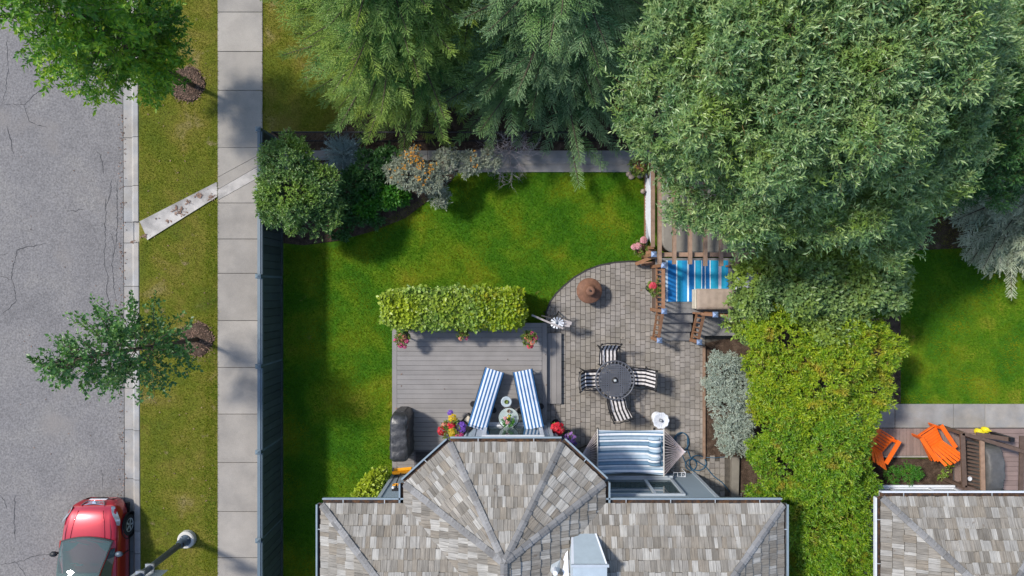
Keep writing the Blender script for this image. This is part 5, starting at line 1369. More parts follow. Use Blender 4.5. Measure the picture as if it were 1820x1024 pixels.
for i in range(14):
    MB().cbox((nx1 + .15, yb - .135, NZ - .03), (nx1 + 3, yb - .004, NZ), .004).build('board', 'deck_pink', t); yb -= .139
MB().box((nx1 + .006, yb, NZ - .03), (nx1 + .144, ny1, NZ)).build('border_board', 'deck_pink', t)

def adirondack(label):
    t = thing('lawn_chair', label, 'chair', (0, 0, 0), 'orange slatted lawn chairs')
    # front at +y
    for i in range(6):
        v = i / 5
        MB().beam((-.25, .26 - .44 * v, .36 - .10 * v + .012), (.25, .26 - .44 * v, .36 - .10 * v + .012), .07, .02).build('seat_slat', 'orange_plastic', t)
    for i in range(6):
        x = (i - 2.5) * .088; top = .93 - .035 * (i - 2.5) ** 2 * .6
        MB().beam((x * .9, -.18, .27), (x * 1.22, -.58, top), .078, .018, (0, 1, 0)).build('back_slat', 'orange_plastic', t)
    for s in (-1, 1):
        MB().beam((s * .335, .34, .55), (s * .335, -.42, .57), .12, .025).build('armrest', 'orange_plastic', t)
        MB().beam((s * .29, .28, 0), (s * .29, .28, .54), .035, .09, (0, 1, 0)).build('leg', 'orange_plastic', t)
        MB().beam((s * .26, .34, .34), (s * .26, -.62, .04), .03, .09).build('leg', 'orange_plastic', t)
    MB().beam((-.32, -.46, .55), (.32, -.46, .55), .05, .03).build('back_brace', 'orange_plastic', t)
    MB().beam((-.27, .34, .34), (.27, .34, .34), .03, .08).build('front_apron', 'orange_plastic', t)
    return t
a1 = adirondack('orange slatted lawn chair standing in the open on the neighbouring deck')
a2 = copy_tree(a1); a2['label'] = 'orange lawn chair partly hidden under the yellow hedge'
p = P(1658, 782, .45); a1.location = (p.x, p.y, NZ); a1.rotation_euler = (0, 0, R(33))
p = P(1561, 787, .4); a2.location = (p.x, p.y, NZ); a2.rotation_euler = (0, 0, R(-32))
# dark slatted enclosure with a grey covered barbecue
t = thing('slatted_enclosure', 'dark brown timber rail frame with slats on the neighbouring deck', 'frame', P(1760, 820))
ez = 1.1
A, B, D, E, M1, M2 = (1710, 770), (1850, 812), (1714, 866), (1800, 896), (1745, 783), (1747, 876)
for a, b, w_ in ((A, B, .10), (A, D, .13), (M1, M2, .12), (D, E, .13)):
    MB().beam(P(*a, ez), P(*b, ez), w_, .05).build('top_rail', 'pergola_wood' if a == M1 else 'dark_wood', t)
MB().beam(P(1735, 772, .85), P(1800, 782, .85), .12, .03).build('shelf', 'dark_wood', t)
for q in (A, D, M1, M2, (1815, 801)): MB().beam(P(*q, ez) - Vector((0, 0, ez - .1)), P(*q, ez - .03), .09, .09).build('post', 'dark_wood', t)
for i in range(13):
    y = 786 + i * 6.6
    MB().beam(P(1719, y, .75), P(1741, y + 5, .75), .055, .02).build('slat', 'dark_wood', t)
MB().beam(P(1816, 775, 1.0), P(1814, 884, 1.0), .12, .04).build('end_board', 'dark_wood', t)
p = P(1800, 782, .95); MB().box((p.x - .06, p.y - .06, .12), (p.x + .06, p.y + .06, .95)).build('bracket', 'black_metal', t)
p = P(1726, 852, .85); rg = thing('small_dish', 'small white round dish on the dark slats', 'dish', (p.x, p.y, .78))
MB().lathe((p.x, p.y, .775), [(.045, 0), (.062, .015), (.065, .03), (.045, .032), (.04, .012), (.0, .01)], 18).build('dish', 'white', rg, True)
c0, c1 = P(1754, 795, 1.05), P(1791, 880, 1.05)
t = thing('grey_covered_barbecue', 'barbecue under a smooth grey cover behind the dark rail frame', 'barbecue', ((c0.x + c1.x) / 2, (c0.y + c1.y) / 2, NZ))
def gcov(u, v):
    y = c1.y + (c0.y - c1.y) * v; a = math.pi * u; c_, s_ = math.cos(a), math.sin(a)
    e = math.sin(math.pi * v) ** .12
    w = .008 * math.sin(v * 23 + u * 13)
    return ((c0.x + c1.x) / 2 + (c1.x - c0.x) / 2 * math.copysign(abs(c_) ** .35, c_) + w, y, NZ + .02 + (.95 - .12 * (u < .35)) * e * max(0, s_) ** .35 + w)
MB().grid(gcov, 26, 26).build('cover', 'cover_grey', t, True)
MB().tube([P(1770, 878, .95), P(1778, 872, 1.0), P(1784, 870, .98)], .015, 6).build('handle', 'black_metal', t)
for i, (x, y) in enumerate(((1739, 767), (1751, 764))):
    p = P(x, y, .2)
    q = thing('watering_can', ('small yellow plastic can by the dark rail, nearer the orange chairs', 'larger yellow plastic can by the dark rail, farther from the orange chairs')[i], 'can', (p.x, p.y, NZ))
    MB().lathe((p.x, p.y, NZ), [(.085, 0), (.09, .02), (.085, .16), (.05, .19), (.0, .19)], 14).build('body', 'lemon_plastic', q, True)
    MB().tube([(p.x - .07, p.y, NZ + .15), (p.x - .05, p.y, NZ + .26), (p.x + .05, p.y, NZ + .26), (p.x + .07, p.y, NZ + .14)], .014, 6).build('handle', 'lemon_plastic', q)
# ================================================================ PLANTS
def inframe(p, m=60):
    k = FPX / (H - p[:, 2]); x = p[:, 0] * k; y = p[:, 1] * k
    return (np.abs(x) < 910 + m) & (np.abs(y) < 512 + m) & (p[:, 2] < H - 1)

# ---------------------------------------------------------------- grass blades
def blades(name, polys, holes, dens, hgt, mat, label, z=0.0):
    P_ = []
    for poly in polys:
        poly = ccw(poly); xs = [q[0] for q in poly]; ys = [q[1] for q in poly]
        n = int((max(xs) - min(xs)) * (max(ys) - min(ys)) * dens)
        p = np.stack([rng.uniform(min(xs), max(xs), n), rng.uniform(min(ys), max(ys), n)], 1)
        ins = np.ones(n, bool)
        for i in range(len(poly)):
            a = poly[i]; b = poly[(i + 1) % len(poly)]
            ins &= (b[0] - a[0]) * (p[:, 1] - a[1]) - (b[1] - a[1]) * (p[:, 0] - a[0]) > 0
        P_.append(p[ins])
    p = np.concatenate(P_)
    for hole in holes:
        hole = ccw(hole); ins = np.ones(len(p), bool)
        for i in range(len(hole)):
            a = hole[i]; b = hole[(i + 1) % len(hole)]
            ins &= (b[0] - a[0]) * (p[:, 1] - a[1]) - (b[1] - a[1]) * (p[:, 0] - a[0]) > 0
        p = p[~ins]
    n = len(p); a = rng.uniform(0, 6.283, n); h = hgt * rng.uniform(.6, 1.3, n); ln = rng.uniform(.25, 1.1, n) * h
    base = np.concatenate([p, np.full((n, 1), z - .004)], 1)
    tip = base + np.stack([ln * np.cos(a), ln * np.sin(a), h], 1)
    s = np.stack([-np.sin(a), np.cos(a), np.zeros(n)], 1) * rng.uniform(.004, .008, n)[:, None]
    V = np.stack([base - s, base + s, tip], 1).reshape(-1, 3); F = np.arange(3 * n).reshape(-1, 3)
    tag(np_mesh(name, V, F, mat), label, 'grass', kind='stuff')
blades('verge_grass', [[(kx(-60) + .02, P(0, -60).y), (P(386, 0).x, P(0, -60).y), (P(386, 0).x, P(0, 1090).y), (kx(1090) + .02, P(0, 1090).y)]],
       [px_poly([(240, 396), (390, 322), (390, 350), (262, 428), (240, 428)]), px_poly([(310, 128), (335, 118), (360, 135), (362, 165), (335, 180), (310, 170)]), px_poly([(328, 585), (350, 573), (372, 585), (375, 615), (350, 632), (328, 620)])],
       1900, .035, 'grass_dry', 'short dry yellow green grass of the roadside verge')
blades('edge_grass', [px_poly([(366, 362), (387, 352), (387, 1060), (362, 1060)])], [], 900, .045, 'grass_green', 'greener strip of grass along the edge of the pavement')
blades('edge_tufts', [px_poly([(385.5, 0), (388.4, 0), (388.4, 1024), (385.5, 1024)]), px_poly([(465.5, 0), (470, 0), (470, 225), (465.5, 225)])], [], 1500, .035, 'grass_dry', 'grass tufts creeping over the pavement edges', .02)
blades('side_grass', [px_poly([(468, -60), (700, -60), (640, 232), (468, 232)])], [], 1500, .04, 'grass_dry', 'thin dry grass beside the spruces')
deck_h = [(DX0 - .01, DYB), (DX1, DYB), (DX1, DYT), (DX0 - .01, DYT)]
blades('garden_grass', [px_poly([(500, 440), (970, 440), (970, 1060), (500, 1060)]), px_poly([(830, 307), (1146, 307), (1146, 440), (600, 440)]), px_poly([(600, 440), (830, 307), (700, 400)]), px_poly([(970, 440), (1146, 440), (1146, 530), (970, 580)])],
       [deck_h, px_poly(curve + [(1180, 640), (960, 640)]), [(-3.47, -5.5), (5, -5.5), (5, -12), (-3.47, -12)]], 1700, .05, 'grass_green', 'short lush green grass of the back garden', -.01)
blades('neighbour_grass', [px_poly([(1540, 330), (1880, 330), (1880, 717), (1540, 717)])], [], 1300, .05, 'grass_green', 'dark green grass of the neighbouring garden', -.01)

# ---------------------------------------------------------------- trees
def street_tree(name, label, base, h, crown, n, L, W, mat, leafk=9, seed=1, lean=(0, 0), z0=1.2, sl=.30):
    """crown: list of (height share, radius)"""
    t = thing(name, label, 'tree', base)
    b = Vector(base)
    MB().tube([b + Vector((0, 0, -.05)), b + Vector((lean[0] * .2, lean[1] * .2, h * .3)), b + Vector((lean[0] * .6, lean[1] * .6, h * .65)), b + Vector((lean[0], lean[1], h * .97))], .075, 8, .012).build('trunk', 'bark', t, True)
    br = MB(); pos = []; ds = []
    hs = [c[0] for c in crown]; rs = [c[1] for c in crown]
    for i in range(n):
        f = random.random() ** .8; z = z0 + (h - z0) * f
        r = np.interp(f, hs, rs) * random.uniform(.55, 1.12); a = i * 2.39996 + random.uniform(-.5, .5)
        st_ = b + Vector((lean[0] * z / h, lean[1] * z / h, z - r * .45)); st_.z = max(st_.z, .8)
        en = b + Vector((lean[0] * z / h + r * math.cos(a), lean[1] * z / h + r * math.sin(a), z + r * .15))
        md = st_.lerp(en, .5) + Vector((0, 0, .06))
        br.tube([st_, md, en], .014, 5, .004)
        nt = max(3, int(r / .075))
        for k in range(nt):
            q = (k + random.random()) / nt
            if q < .22: continue
            p0 = st_.lerp(md, q * 2) if q < .5 else md.lerp(en, q * 2 - 1)
            d = (en - st_).normalized() + Vector((random.gauss(0, .65), random.gauss(0, .65), random.gauss(.1, .45)))
            pos.append(tuple(p0)); ds.append(tuple(d))
    br.build('branches', 'bark', t)['kind'] = 'stuff'
    leaves_obj('crown', [shoots(np.array(pos), np.array(ds), leafk, sl, L, W, .95, .25)], mat, t)
    return t
b0 = P(345, 153); street_tree('street_tree', 'bright green leafy street tree leaning over the road at the upper corner', b0, 7.6,
            [(0, .45), (.15, 1.15), (.45, 1.65), (.7, 1.55), (.9, .9), (1, .25)], 250, .125, .052, 'leaf_ash', 10, sl=.30, z0=1.3)
b1_ = P(352, 603); street_tree('street_tree', 'dark sparse street tree above the kerb, lower of the two', b1_, 6.6,
            [(0, .8), (.12, 1.35), (.35, 1.35), (.6, .95), (.8, .5), (1, .1)], 125, .10, .068, 'leaf_linden', 6, sl=.26, z0=1.9)

def spruce(label, base, h, Rad, mat, nb, z0=.5, droop=.075, needle=.075, twigk=18, fl=.28):
    t = thing('spruce_tree', label, 'tree', base, 'spruces along the back fence' if h > 7 else None); b = np.array(base)
    MB().tube([tuple(b + [0, 0, -.1]), tuple(b + [0, 0, h * .5]), tuple(b + [0, 0, h])], .04 * h ** .7, 8, .02).build('trunk', 'bark', t, True)
    tp = []; td = []; tl = []; tip = []; brn = MB()
    UZ = np.array([0, 0, 1.0])
    def feather(cv, ln, vis, q0):
        step = (.075 if vis else .16); q = q0; sg = 1
        while q < 1.0:
            o_ = cv(q); u = unit(cv(min(1, q + .05)) - cv(q - .05)); s = np.cross(u, UZ)
            l = fl * min(1.0, .72 + (1 - q) * ln * .6) * random.uniform(.7, 1.15)
            for sg in (-1, 1):
                d = unit(u * .80 + s * sg * .68 + UZ * random.uniform(-.10, .22))
                tp.append(o_ + u * random.uniform(-.02, .02)); td.append(d); tl.append(l if vis else l * 1.6); tip.append(q > .55)
            q += step / ln
        u = unit(cv(1.0) - cv(.92)); tp.append(cv(.97)); td.append(u); tl.append(fl * .9); tip.append(True)
    for i in range(nb):
        f = ((i + random.random()) / nb) ** 1.1; z = z0 + (h - z0) * f
        r = Rad * (1 - f) ** .62 * random.uniform(.72, 1.14) + .2
        a = i * 2.39996 + random.uniform(-.3, .3); tilt = random.uniform(-.05, .12)
        u = np.array([math.cos(a), math.sin(a), 0]); s = np.array([-u[1], u[0], 0])
        cv = lambda q: b + UZ * z + u * r * q + UZ * (r * ((.10 + tilt) * q - droop * 2.2 * q * q + .16 * q ** 4))
        vis = inframe(np.array([cv(.3), cv(.7), cv(1.0)]), 130).any()
        if not vis and random.random() < .5: continue
        brn.tube([tuple(cv(q)) for q in (0, .35, .7, 1)], .012 + .008 * r, 5, .005)
        feather(cv, r, vis, .15)
        if r > .8:
            for sg in (-1, 1):
                for q1, fr in ((.30, .50), (.55, .34)):
                    q1 += random.uniform(-.08, .08); ln = r * fr * random.uniform(.8, 1.15); o_ = cv(q1); d = unit(cv(q1 + .1) - o_) * .82 + s * sg * .57
                    sv = lambda q, o_=o_, d=d, ln=ln: o_ + d * ln * q + UZ * (-.10 * ln * q * q + .03 * q)
                    brn.tube([tuple(sv(q)) for q in (0, .5, 1)], .010, 4, .004)
                    feather(sv, ln, vis, .12)
    brn.build('boughs', 'bark', t)['kind'] = 'stuff'
    tp = np.array(tp); td = unit(np.array(td)); tl = np.array(tl); tip = np.array(tip)
    def needles(sel, name, m_):
        p_, d_, l_ = tp[sel], td[sel], tl[sel]; n = len(p_); k = twigk
        A = unit(np.cross(d_, np.tile([[0.13, 0.2, 1.0]], (n, 1)))); B = np.cross(A, d_)
        ph = rng.uniform(0, 6.283, (n, 1)) + np.arange(k)[None] * 2.399
        tt = (np.arange(k)[None] + rng.uniform(0, 1, (n, k))) / k
        rad = np.cos(ph)[..., None] * A[:, None] + np.sin(ph)[..., None] * B[:, None]
        base_ = p_[:, None] + d_[:, None] * (tt * l_[:, None])[..., None]
        nd = unit(d_[:, None] * .85 + rad * .62)
        L_ = needle * rng.uniform(.75, 1.2, (n, k)) * (1.15 - .45 * tt) * (l_[:, None] / fl) ** .4
        sd_ = unit(np.cross(nd, rad + rng.normal(size=(n, k, 3)) * .3)) * (L_ * .17)[..., None]
        V = np.stack([base_ - sd_, base_ + sd_, base_ + nd * L_[..., None]], 2).reshape(-1, 3)
        c1 = p_ + d_ * l_[:, None] * 1.02; w = .014
        V2 = np.stack([p_ - A * w, p_ + A * w, c1, p_ - B * w, p_ + B * w, c1], 1).reshape(-1, 3)
        Vall = np.concatenate([V, V2]); F = np.arange(len(Vall)).reshape(-1, 3)
        np_mesh(name, Vall, F, m_, t)['kind'] = 'stuff'
    needles(~tip, 'crown', mat); needles(tip, 'young_growth', mat + '_tip')
    return len(tp) * twigk
cnts = []
cnts.append(spruce('tall yellow green spruce spreading towards the pavement', P(735, 66), 8.2, 3.6, 'needle_green', 150, .45))
cnts.append(spruce('tall blue green spruce overhanging the drainage strip', P(980, 84), 9.6, 3.7, 'needle_blue', 155, .45))
cnts.append(spruce('mid green spruce standing between and behind the other two', P(858, 30), 8.0, 3.3, 'needle_green', 110, .5))
cnts.append(spruce('grey green spruce at the right edge above the neighbouring lawn', P(1800, 340), 3.6, 2.6, 'needle_grey', 112, .25))
print('needles', cnts)

def leafy(name, label, cat, base, blobs, mat, dens, k, sl, L, W, trunk=True, inner=.72, sub=9, subr=.42, spread=.9, up=-.35, upmix=.5, zmin=.03, group=None, keep=.8, part='foliage'):
    t = thing(name, label, cat, base, group)
    p, d = blob_pts(blobs, dens, inner, sub, subr, zmin, up, keep)
    vis = inframe(p, 150); far = ~vis & (rng.uniform(size=len(p)) < .35)
    p = p[vis | far]; d = d[vis | far]
    d = unit(d + np.array([0, 0, upmix]) + rng.normal(size=d.shape) * .45)
    leaves_obj(part, [shoots(p - d * sl * .4, d, k, sl, L, W, spread)], mat, t)
    sel = rng.uniform(size=len(p)) < .5; q0 = p[sel] - d[sel] * sl * .7; q1 = p[sel] + d[sel] * sl * .55
    sw = unit(np.cross(d[sel], rng.normal(size=(sel.sum(), 3)))) * .006
    V = np.stack([q0 - sw, q0 + sw, q1], 1).reshape(-1, 3)
    np_mesh('twigs', V, np.arange(len(V)).reshape(-1, 3), 'tan_twig', t)['kind'] = 'stuff'
    if trunk:
        m = MB(); bb = Vector(base)
        tips = [Vector(q[:3]) for q in blobs]
        branch_set(m, bb + Vector((0, 0, trunk if not isinstance(trunk, bool) else .1)), tips, .05 if cat != 'tree' else .13, .012)
        if not isinstance(trunk, bool): m.tube([bb, bb + Vector((.05, .05, trunk * .6)), bb + Vector((0, 0, trunk + .2))], .22, 10, .15)
        m.build('trunk' if cat == 'tree' else 'stems', 'bark', t)
    return t
def blob(px, py, z, r, rz=None, ry=None):
    p = P(px, py, z); return (p.x, p.y, p.z, r, ry or r, rz or r * .85)
wil = [blob(1218, 115, 6.4, 1.5), blob(1192, 215, 5.4, 1.25), blob(1245, 335, 4.3, 1.10), blob(1350, 330, 5.0, 1.5), blob(1470, 335, 5.1, 1.5), blob(1552, 385, 4.1, 1.25), blob(1615, 275, 5.4, 1.45),
       blob(1350, 160, 7.0, 1.9), blob(1495, 185, 7.2, 1.8), blob(1640, 120, 6.0, 1.6), blob(1400, 10, 7.4, 2.0), blob(1560, 30, 7.8, 1.9), blob(1280, 10, 6.9, 1.6), blob(1730, 85, 4.4, 1.5), blob(1800, 10, 4.2, 1.6), blob(1830, 130, 3.4, 1.2), blob(1690, 215, 4.0, 1.1), blob(1650, 20, 6.0, 1.6), blob(1420, 250, 6.3, 1.4), blob(1300, 240, 6.0, 1.3), blob(1560, 110, 7.6, 1.5)]
leafy('willow_tree', 'broad silvery green willow overhanging the hot tub', 'tree', P(1500, 215), wil, 'leaf_willow', 44, 12, .32, .110, .031, trunk=2.4, sub=26, subr=.26, spread=1.0, up=-.25, part='crown')
leafy('dark_evergreen', 'dark green tree behind the willow at the right edge', 'tree', P(1700, 270), [blob(1745, 270, 3.8, 1.1), blob(1800, 215, 4.4, 1.3), blob(1690, 325, 2.8, .8), blob(1770, 310, 3.2, .8), blob(1840, 260, 4.0, 1.0)], 'leaf_deep', 60, 10, .22, .085, .03, trunk=1.0, sub=10, part='crown')

# shrubs right of the patio
leafy('leafy_shrub', 'broad leaved grey green shrub below the willow', 'shrub', P(1440, 545), [blob(1350, 505, 2.2, .85), blob(1430, 480, 2.6, 1.05), blob(1530, 480, 2.7, 1.0), blob(1330, 560, 1.6, .65), blob(1480, 540, 2.3, .95), blob(1570, 520, 2.2, .6)], 'leaf_sage', 75, 8, .20, .115, .062, sub=12, subr=.36, spread=1.0)
leafy('golden_hedge', 'yellow green hedge shrub with bronze tips, nearest the leafy grey shrub', 'shrub', P(1440, 640), [blob(1390, 590, 2.0, .95), blob(1490, 600, 2.1, 1.0), blob(1545, 625, 1.9, .75), blob(1380, 670, 1.7, .8), blob(1470, 690, 2.0, 1.0), blob(1545, 695, 1.8, .62), blob(1420, 735, 1.8, .8), blob(1500, 745, 1.9, .85), blob(1348, 645, 1.1, .5), blob(1356, 720, 1.2, .5)], 'leaf_yellow', 95, 9, .17, .085, .030, sub=16, subr=.32, spread=1.0, group='hedge shrubs between the houses')
leafy('golden_hedge', 'yellow green hedge shrub beside the hidden orange chair', 'shrub', P(1450, 790), [blob(1400, 760, 1.8, .75), blob(1480, 780, 2.0, .95), blob(1498, 800, 1.6, .7), blob(1390, 830, 1.6, .8), blob(1460, 860, 1.9, .9), blob(1522, 872, 1.6, .58), blob(1355, 885, 1.2, .5), blob(1352, 800, 1.0, .45)], 'leaf_lime', 95, 9, .17, .085, .030, sub=16, subr=.32, spread=1.0, group='hedge shrubs between the houses')
leafy('golden_hedge', 'green hedge shrub filling the gap between the two roofs', 'shrub', P(1460, 960), [blob(1430, 940, 1.8, .75), blob(1500, 950, 1.9, .75), blob(1460, 1020, 1.8, .8), blob(1525, 1010, 1.6, .5), blob(1440, 1090, 1.8, .8)], 'leaf_lime', 95, 9, .17, .085, .030, sub=16, subr=.32, spread=1.0, group='hedge shrubs between the houses')
leafy('silver_shrub', 'silvery blue feathery shrub along the patio edge', 'shrub', P(1295, 715), [blob(1290, 660, .75, .58), blob(1292, 720, .8, .62), blob(1300, 775, .75, .52), blob(1320, 740, .8, .45), blob(1275, 690, .6, .45), blob(1318, 690, .75, .42)], 'leaf_silver', 190, 9, .11, .06, .016, sub=16, subr=.34)
# corner bed
leafy('round_shrub', 'large round green shrub in the fence corner', 'shrub', P(545, 350), [blob(512, 285, 2.0, .62), blob(520, 345, 2.0, .85), blob(565, 330, 1.9, .62), blob(555, 385, 1.6, .68), blob(500, 360, 1.9, .6), blob(580, 365, 1.6, .5)], 'leaf_shrub', 110, 8, .15, .075, .032, sub=16, subr=.34, spread=1.0)
leafy('leafy_perennial', 'bright green leafy perennial at the front of the corner bed', 'plant', P(670, 365), [blob(650, 362, .35, .38), blob(690, 352, .35, .36), blob(712, 350, .3, .25)], 'leaf_bright', 120, 7, .12, .10, .055, sub=10)
leafy('dark_shrub', 'dark green shrub beneath the blue juniper', 'shrub', P(655, 310), [blob(650, 300, .7, .42), blob(685, 285, .6, .40), blob(625, 335, .55, .45), blob(665, 325, .4, .35), blob(628, 385, .3, .34), blob(605, 410, .25, .30), blob(670, 392, .2, .22)], 'leaf_deep', 120, 8, .12, .07, .035, sub=10)
leafy('berry_shrub', 'grey leaved shrub with orange tips above the lawn corner', 'shrub', P(750, 320), [blob(735, 310, 1.2, .55), blob(770, 318, 1.1, .45), blob(705, 305, 1.0, .32), blob(782, 352, .7, .30), blob(830, 292, 1.0, .38), blob(870, 285, .9, .32), blob(795, 285, 1.1, .35)], 'leaf_olive', 125, 7, .13, .075, .022, sub=12, subr=.36)
for (x, y, z, n_) in ((730, 275, 1.7, 26), (745, 290, 1.7, 20), (720, 295, 1.6, 12), (765, 300, 1.6, 12), (748, 315, 1.6, 10), (700, 310, 1.3, 8), (842, 285, 1.4, 8), (735, 262, 1.6, 10)):
    p = np.array(P(x, y, z))[None] + rng.normal(size=(n_, 3)) * [.09, .09, .05]
    o = leaves_obj('orange_tips', [shoots(p, rand_dir(n_) + [0, 0, .7], 5, .06, .05, .03)], 'petal_berry', bpy.data.objects['berry_shrub'])
leafy('lime_shrub', 'small yellow green shrub beside the wall below the barbecue', 'shrub', P(665, 862), [blob(660, 862, .6, .32), blob(645, 880, .6, .26), blob(675, 845, .6, .24)], 'leaf_vine', 130, 6, .12, .095, .055, sub=8)
leafy('bed_shrub', 'small round green shrub in the mulched neighbouring bed', 'shrub', P(1605, 842), [blob(1610, 840, .35, .34), blob(1585, 845, .3, .22)], 'leaf_bright', 170, 8, .10, .045, .02, sub=8)
leafy('bed_shrub', 'sparse yellow green tuft at the right of the mulched bed', 'shrub', P(1675, 838), [blob(1680, 828, .2, .16), blob(1672, 845, .15, .14)], 'leaf_vine', 90, 6, .10, .07, .03, sub=4)
# blue spiky juniper
t = thing('blue_juniper', 'powder blue spiky juniper behind the round green shrub', 'shrub', P(618, 285))
c = P(612, 275, .4); n_ = 420
d = rand_dir(n_); d[:, 2] = np.abs(d[:, 2]) * .7 + .12; d = unit(d)
ln = rng.uniform(.35, .75, n_); st_ = np.array(c)[None] + d * (ln * rng.uniform(.1, .6, n_))[:, None] * [1, 1, .9]
leaves_obj('foliage', [shoots(st_, d, 16, .32, .075, .013, .6, .2)], 'leaf_bluespike', t)
m = MB()
for i in range(12):
    a = i * .52; m.tube([(c.x, c.y, 0), (c.x + .3 * math.cos(a), c.y + .3 * math.sin(a), .6)], .012, 5, .005)
m.build('stems', 'bark', t)
# bare grey twiggy shrub
t = thing('bare_shrub', 'leafless grey twiggy shrub over the drainage strip', 'shrub', P(905, 275)); m = MB()
def twig(p, d, l, r, g):
    e = p + d * l; m.tube([p, p.lerp(e, .5) + Vector((random.gauss(0, .02), random.gauss(0, .02), 0)), e], r, 4, r * .6)
    if g:
        for i in range(3):
            nd = (d + Vector((random.gauss(0, .55), random.gauss(0, .55), random.gauss(0, .25)))).normalized()
            twig(p.lerp(e, random.uniform(.5, 1)), nd, l * random.uniform(.55, .85), r * .62, g - 1)
b = P(905, 268)
for i in range(9):
    a = i * .7; twig(b, Vector((.6 * math.cos(a), .65 * math.sin(a) - .35, .9)).normalized(), .58, .011, 4)
m.build('twigs', 'grey_twig', t)

# vine covered box hedge along the deck
t = thing('box_hedge', 'clipped leafy hedge in a long planter at the head of the deck', 'hedge', P(800, 555))
hx0_, hx1_, hy0_, hy1_, hzt = -3.50, .22, -1.05, -.12, 1.45
MB().box((hx0_ + .25, DYT + .02, 0), (hx1_ - .15, DYT + .5, .5)).build('planter', 'deck_fascia', t)
n_ = 5200
u = rng.uniform(size=(n_, 3)); face = rng.integers(0, 10, n_)
p = np.stack([hx0_ + (hx1_ - hx0_) * u[:, 0], hy0_ + (hy1_ - hy0_) * u[:, 1], .25 + (hzt - .25) * u[:, 2]], 1)
d = np.zeros((n_, 3))
for f, ax, val, dr in ((0, 1, hy0_, -1), (1, 1, hy1_, 1), (2, 0, hx0_, -1), (3, 0, hx1_, 1)):
    q = face == f; p[q, ax] = val; d[q, ax] = dr
q = face > 3; p[q, 2] = hzt; d[q, 2] = 1
# round the left end and the shoulders
ed = np.minimum(p[:, 0] - hx0_, .55) / .55; cyh = (hy0_ + hy1_) / 2
p[:, 1] = cyh + (p[:, 1] - cyh) * (.72 + .28 * np.sqrt(np.clip(ed, 0, 1)))
p += rng.normal(size=p.shape) * .05 + .03 * np.sin(p[:, [1, 0, 0]] * 7 + [0, 1, 2])
d = unit(d + rng.normal(size=d.shape) * .5 + [0, 0, .35])
gold = p[:, 0] + rng.normal(size=n_) * .5 > -.75
for sel, mt_ in ((~gold, 'leaf_vine'), (gold, 'leaf_gold')):
    leaves_obj('foliage', [shoots(p[sel] - d[sel] * .05, d[sel], 4, .10, .095, .078, 1.1, .3)], mt_, t)
m = MB()
for i in range(16): m.tube([(hx0_ + .3 + i * .21, cyh, .3), (hx0_ + .3 + i * .21 + random.uniform(-.1, .1), cyh + random.uniform(-.2, .2), hzt - .1)], .014, 5)
m.build('stems', 'bark', t)

# ---------------------------------------------------------------- pots of flowers
def petals(center, n, r, rz, size, mat, parent, flat=.5):
    c = np.array(center)[None]; d = rand_dir(n); d[:, 2] = np.abs(d[:, 2])
    p = c + d * np.array([[r, r, rz]]) * rng.uniform(.6, 1.0, (n, 1))
    up = unit(d + [0, 0, flat]); arr = []
    ref = unit(np.cross(up, rng.normal(size=(n, 3)))); b2 = np.cross(up, ref)
    for k in range(5):
        a = k * 1.2566; dd = ref * math.cos(a) + b2 * math.sin(a) + up * .25
        arr.append(leaf_arrays(p, dd, up, np.full(n, size), np.full(n, size * .85), .05, .1))
    return leaves_obj('blossoms', arr, mat, parent)
def flower_pot(name, label, px, py, z, stand, pot_r, leaves, clusters, pot_mat='terracotta', floor=DZ):
    p = P(px, py, z); t = thing(name, label, 'flowers', (p.x, p.y, floor))
    zb = z - pot_r * 1.5
    if stand:
        MB().lathe((p.x, p.y, floor), [(.12, 0), (.12, .02), (.02, .03), (.02, zb - floor - .01), (.09, zb - floor)], 12).build('stand', 'black_metal', t, True)
    MB().lathe((p.x, p.y, zb), [(pot_r * .65, 0), (pot_r, pot_r * 1.2), (pot_r * 1.06, pot_r * 1.25), (pot_r * .9, pot_r * 1.2), (0, pot_r * 1.1)], 18).build('pot', pot_mat, t, True)
    n, r, L_ = leaves
    q = np.array(p)[None] + rand_dir(n) * [r, r, r * .55]; dd = unit(q - np.array(p)[None] + [0, 0, .12]) + rng.normal(size=(n, 3)) * .3
    leaves_obj('foliage', [shoots(q, dd, 5, .07, L_, L_ * .55)], 'leaf_pot', t)
    for dx, dy, dz, n, r, col, s in clusters:
        petals((p.x + dx * 1.25, p.y + dy * 1.25, p.z + dz), int(n * 1.3), r * 1.25, r * .7, s * 1.15, 'petal_' + col, t)
    return t
flower_pot('flower_pot', 'pot of pink geraniums at the left corner of the box hedge', 715, 601, 1.0, True, .13, (70, .16, .07),
           [(-.02, -.14, .05, 16, .07, 'pink', .035), (.10, -.08, .06, 12, .05, 'pink', .035), (-.13, -.05, .05, 10, .05, 'pink', .035), (.05, -.18, .02, 12, .06, 'pink', .03), (0, .02, .1, 12, .09, 'salmon', .025)])
flower_pot('flower_pot', 'small pot with red blooms half under the middle of the hedge', 822, 592, .95, True, .10, (50, .12, .07), [(-.04, -.12, .03, 7, .05, 'salmon', .03), (.09, -.11, .03, 6, .04, 'pink', .03)])
flower_pot('flower_pot', 'pot of pink and coral geraniums at the right end of the hedge', 940, 601, 1.0, True, .13, (80, .16, .07),
           [(.02, -.17, .05, 16, .07, 'coral', .035), (.15, .0, .06, 12, .05, 'pink', .035), (.06, .11, .07, 10, .05, 'pink', .03), (.08, -.10, .1, 10, .06, 'salmon', .03), (-.06, .02, .1, 8, .05, 'salmon', .025)])
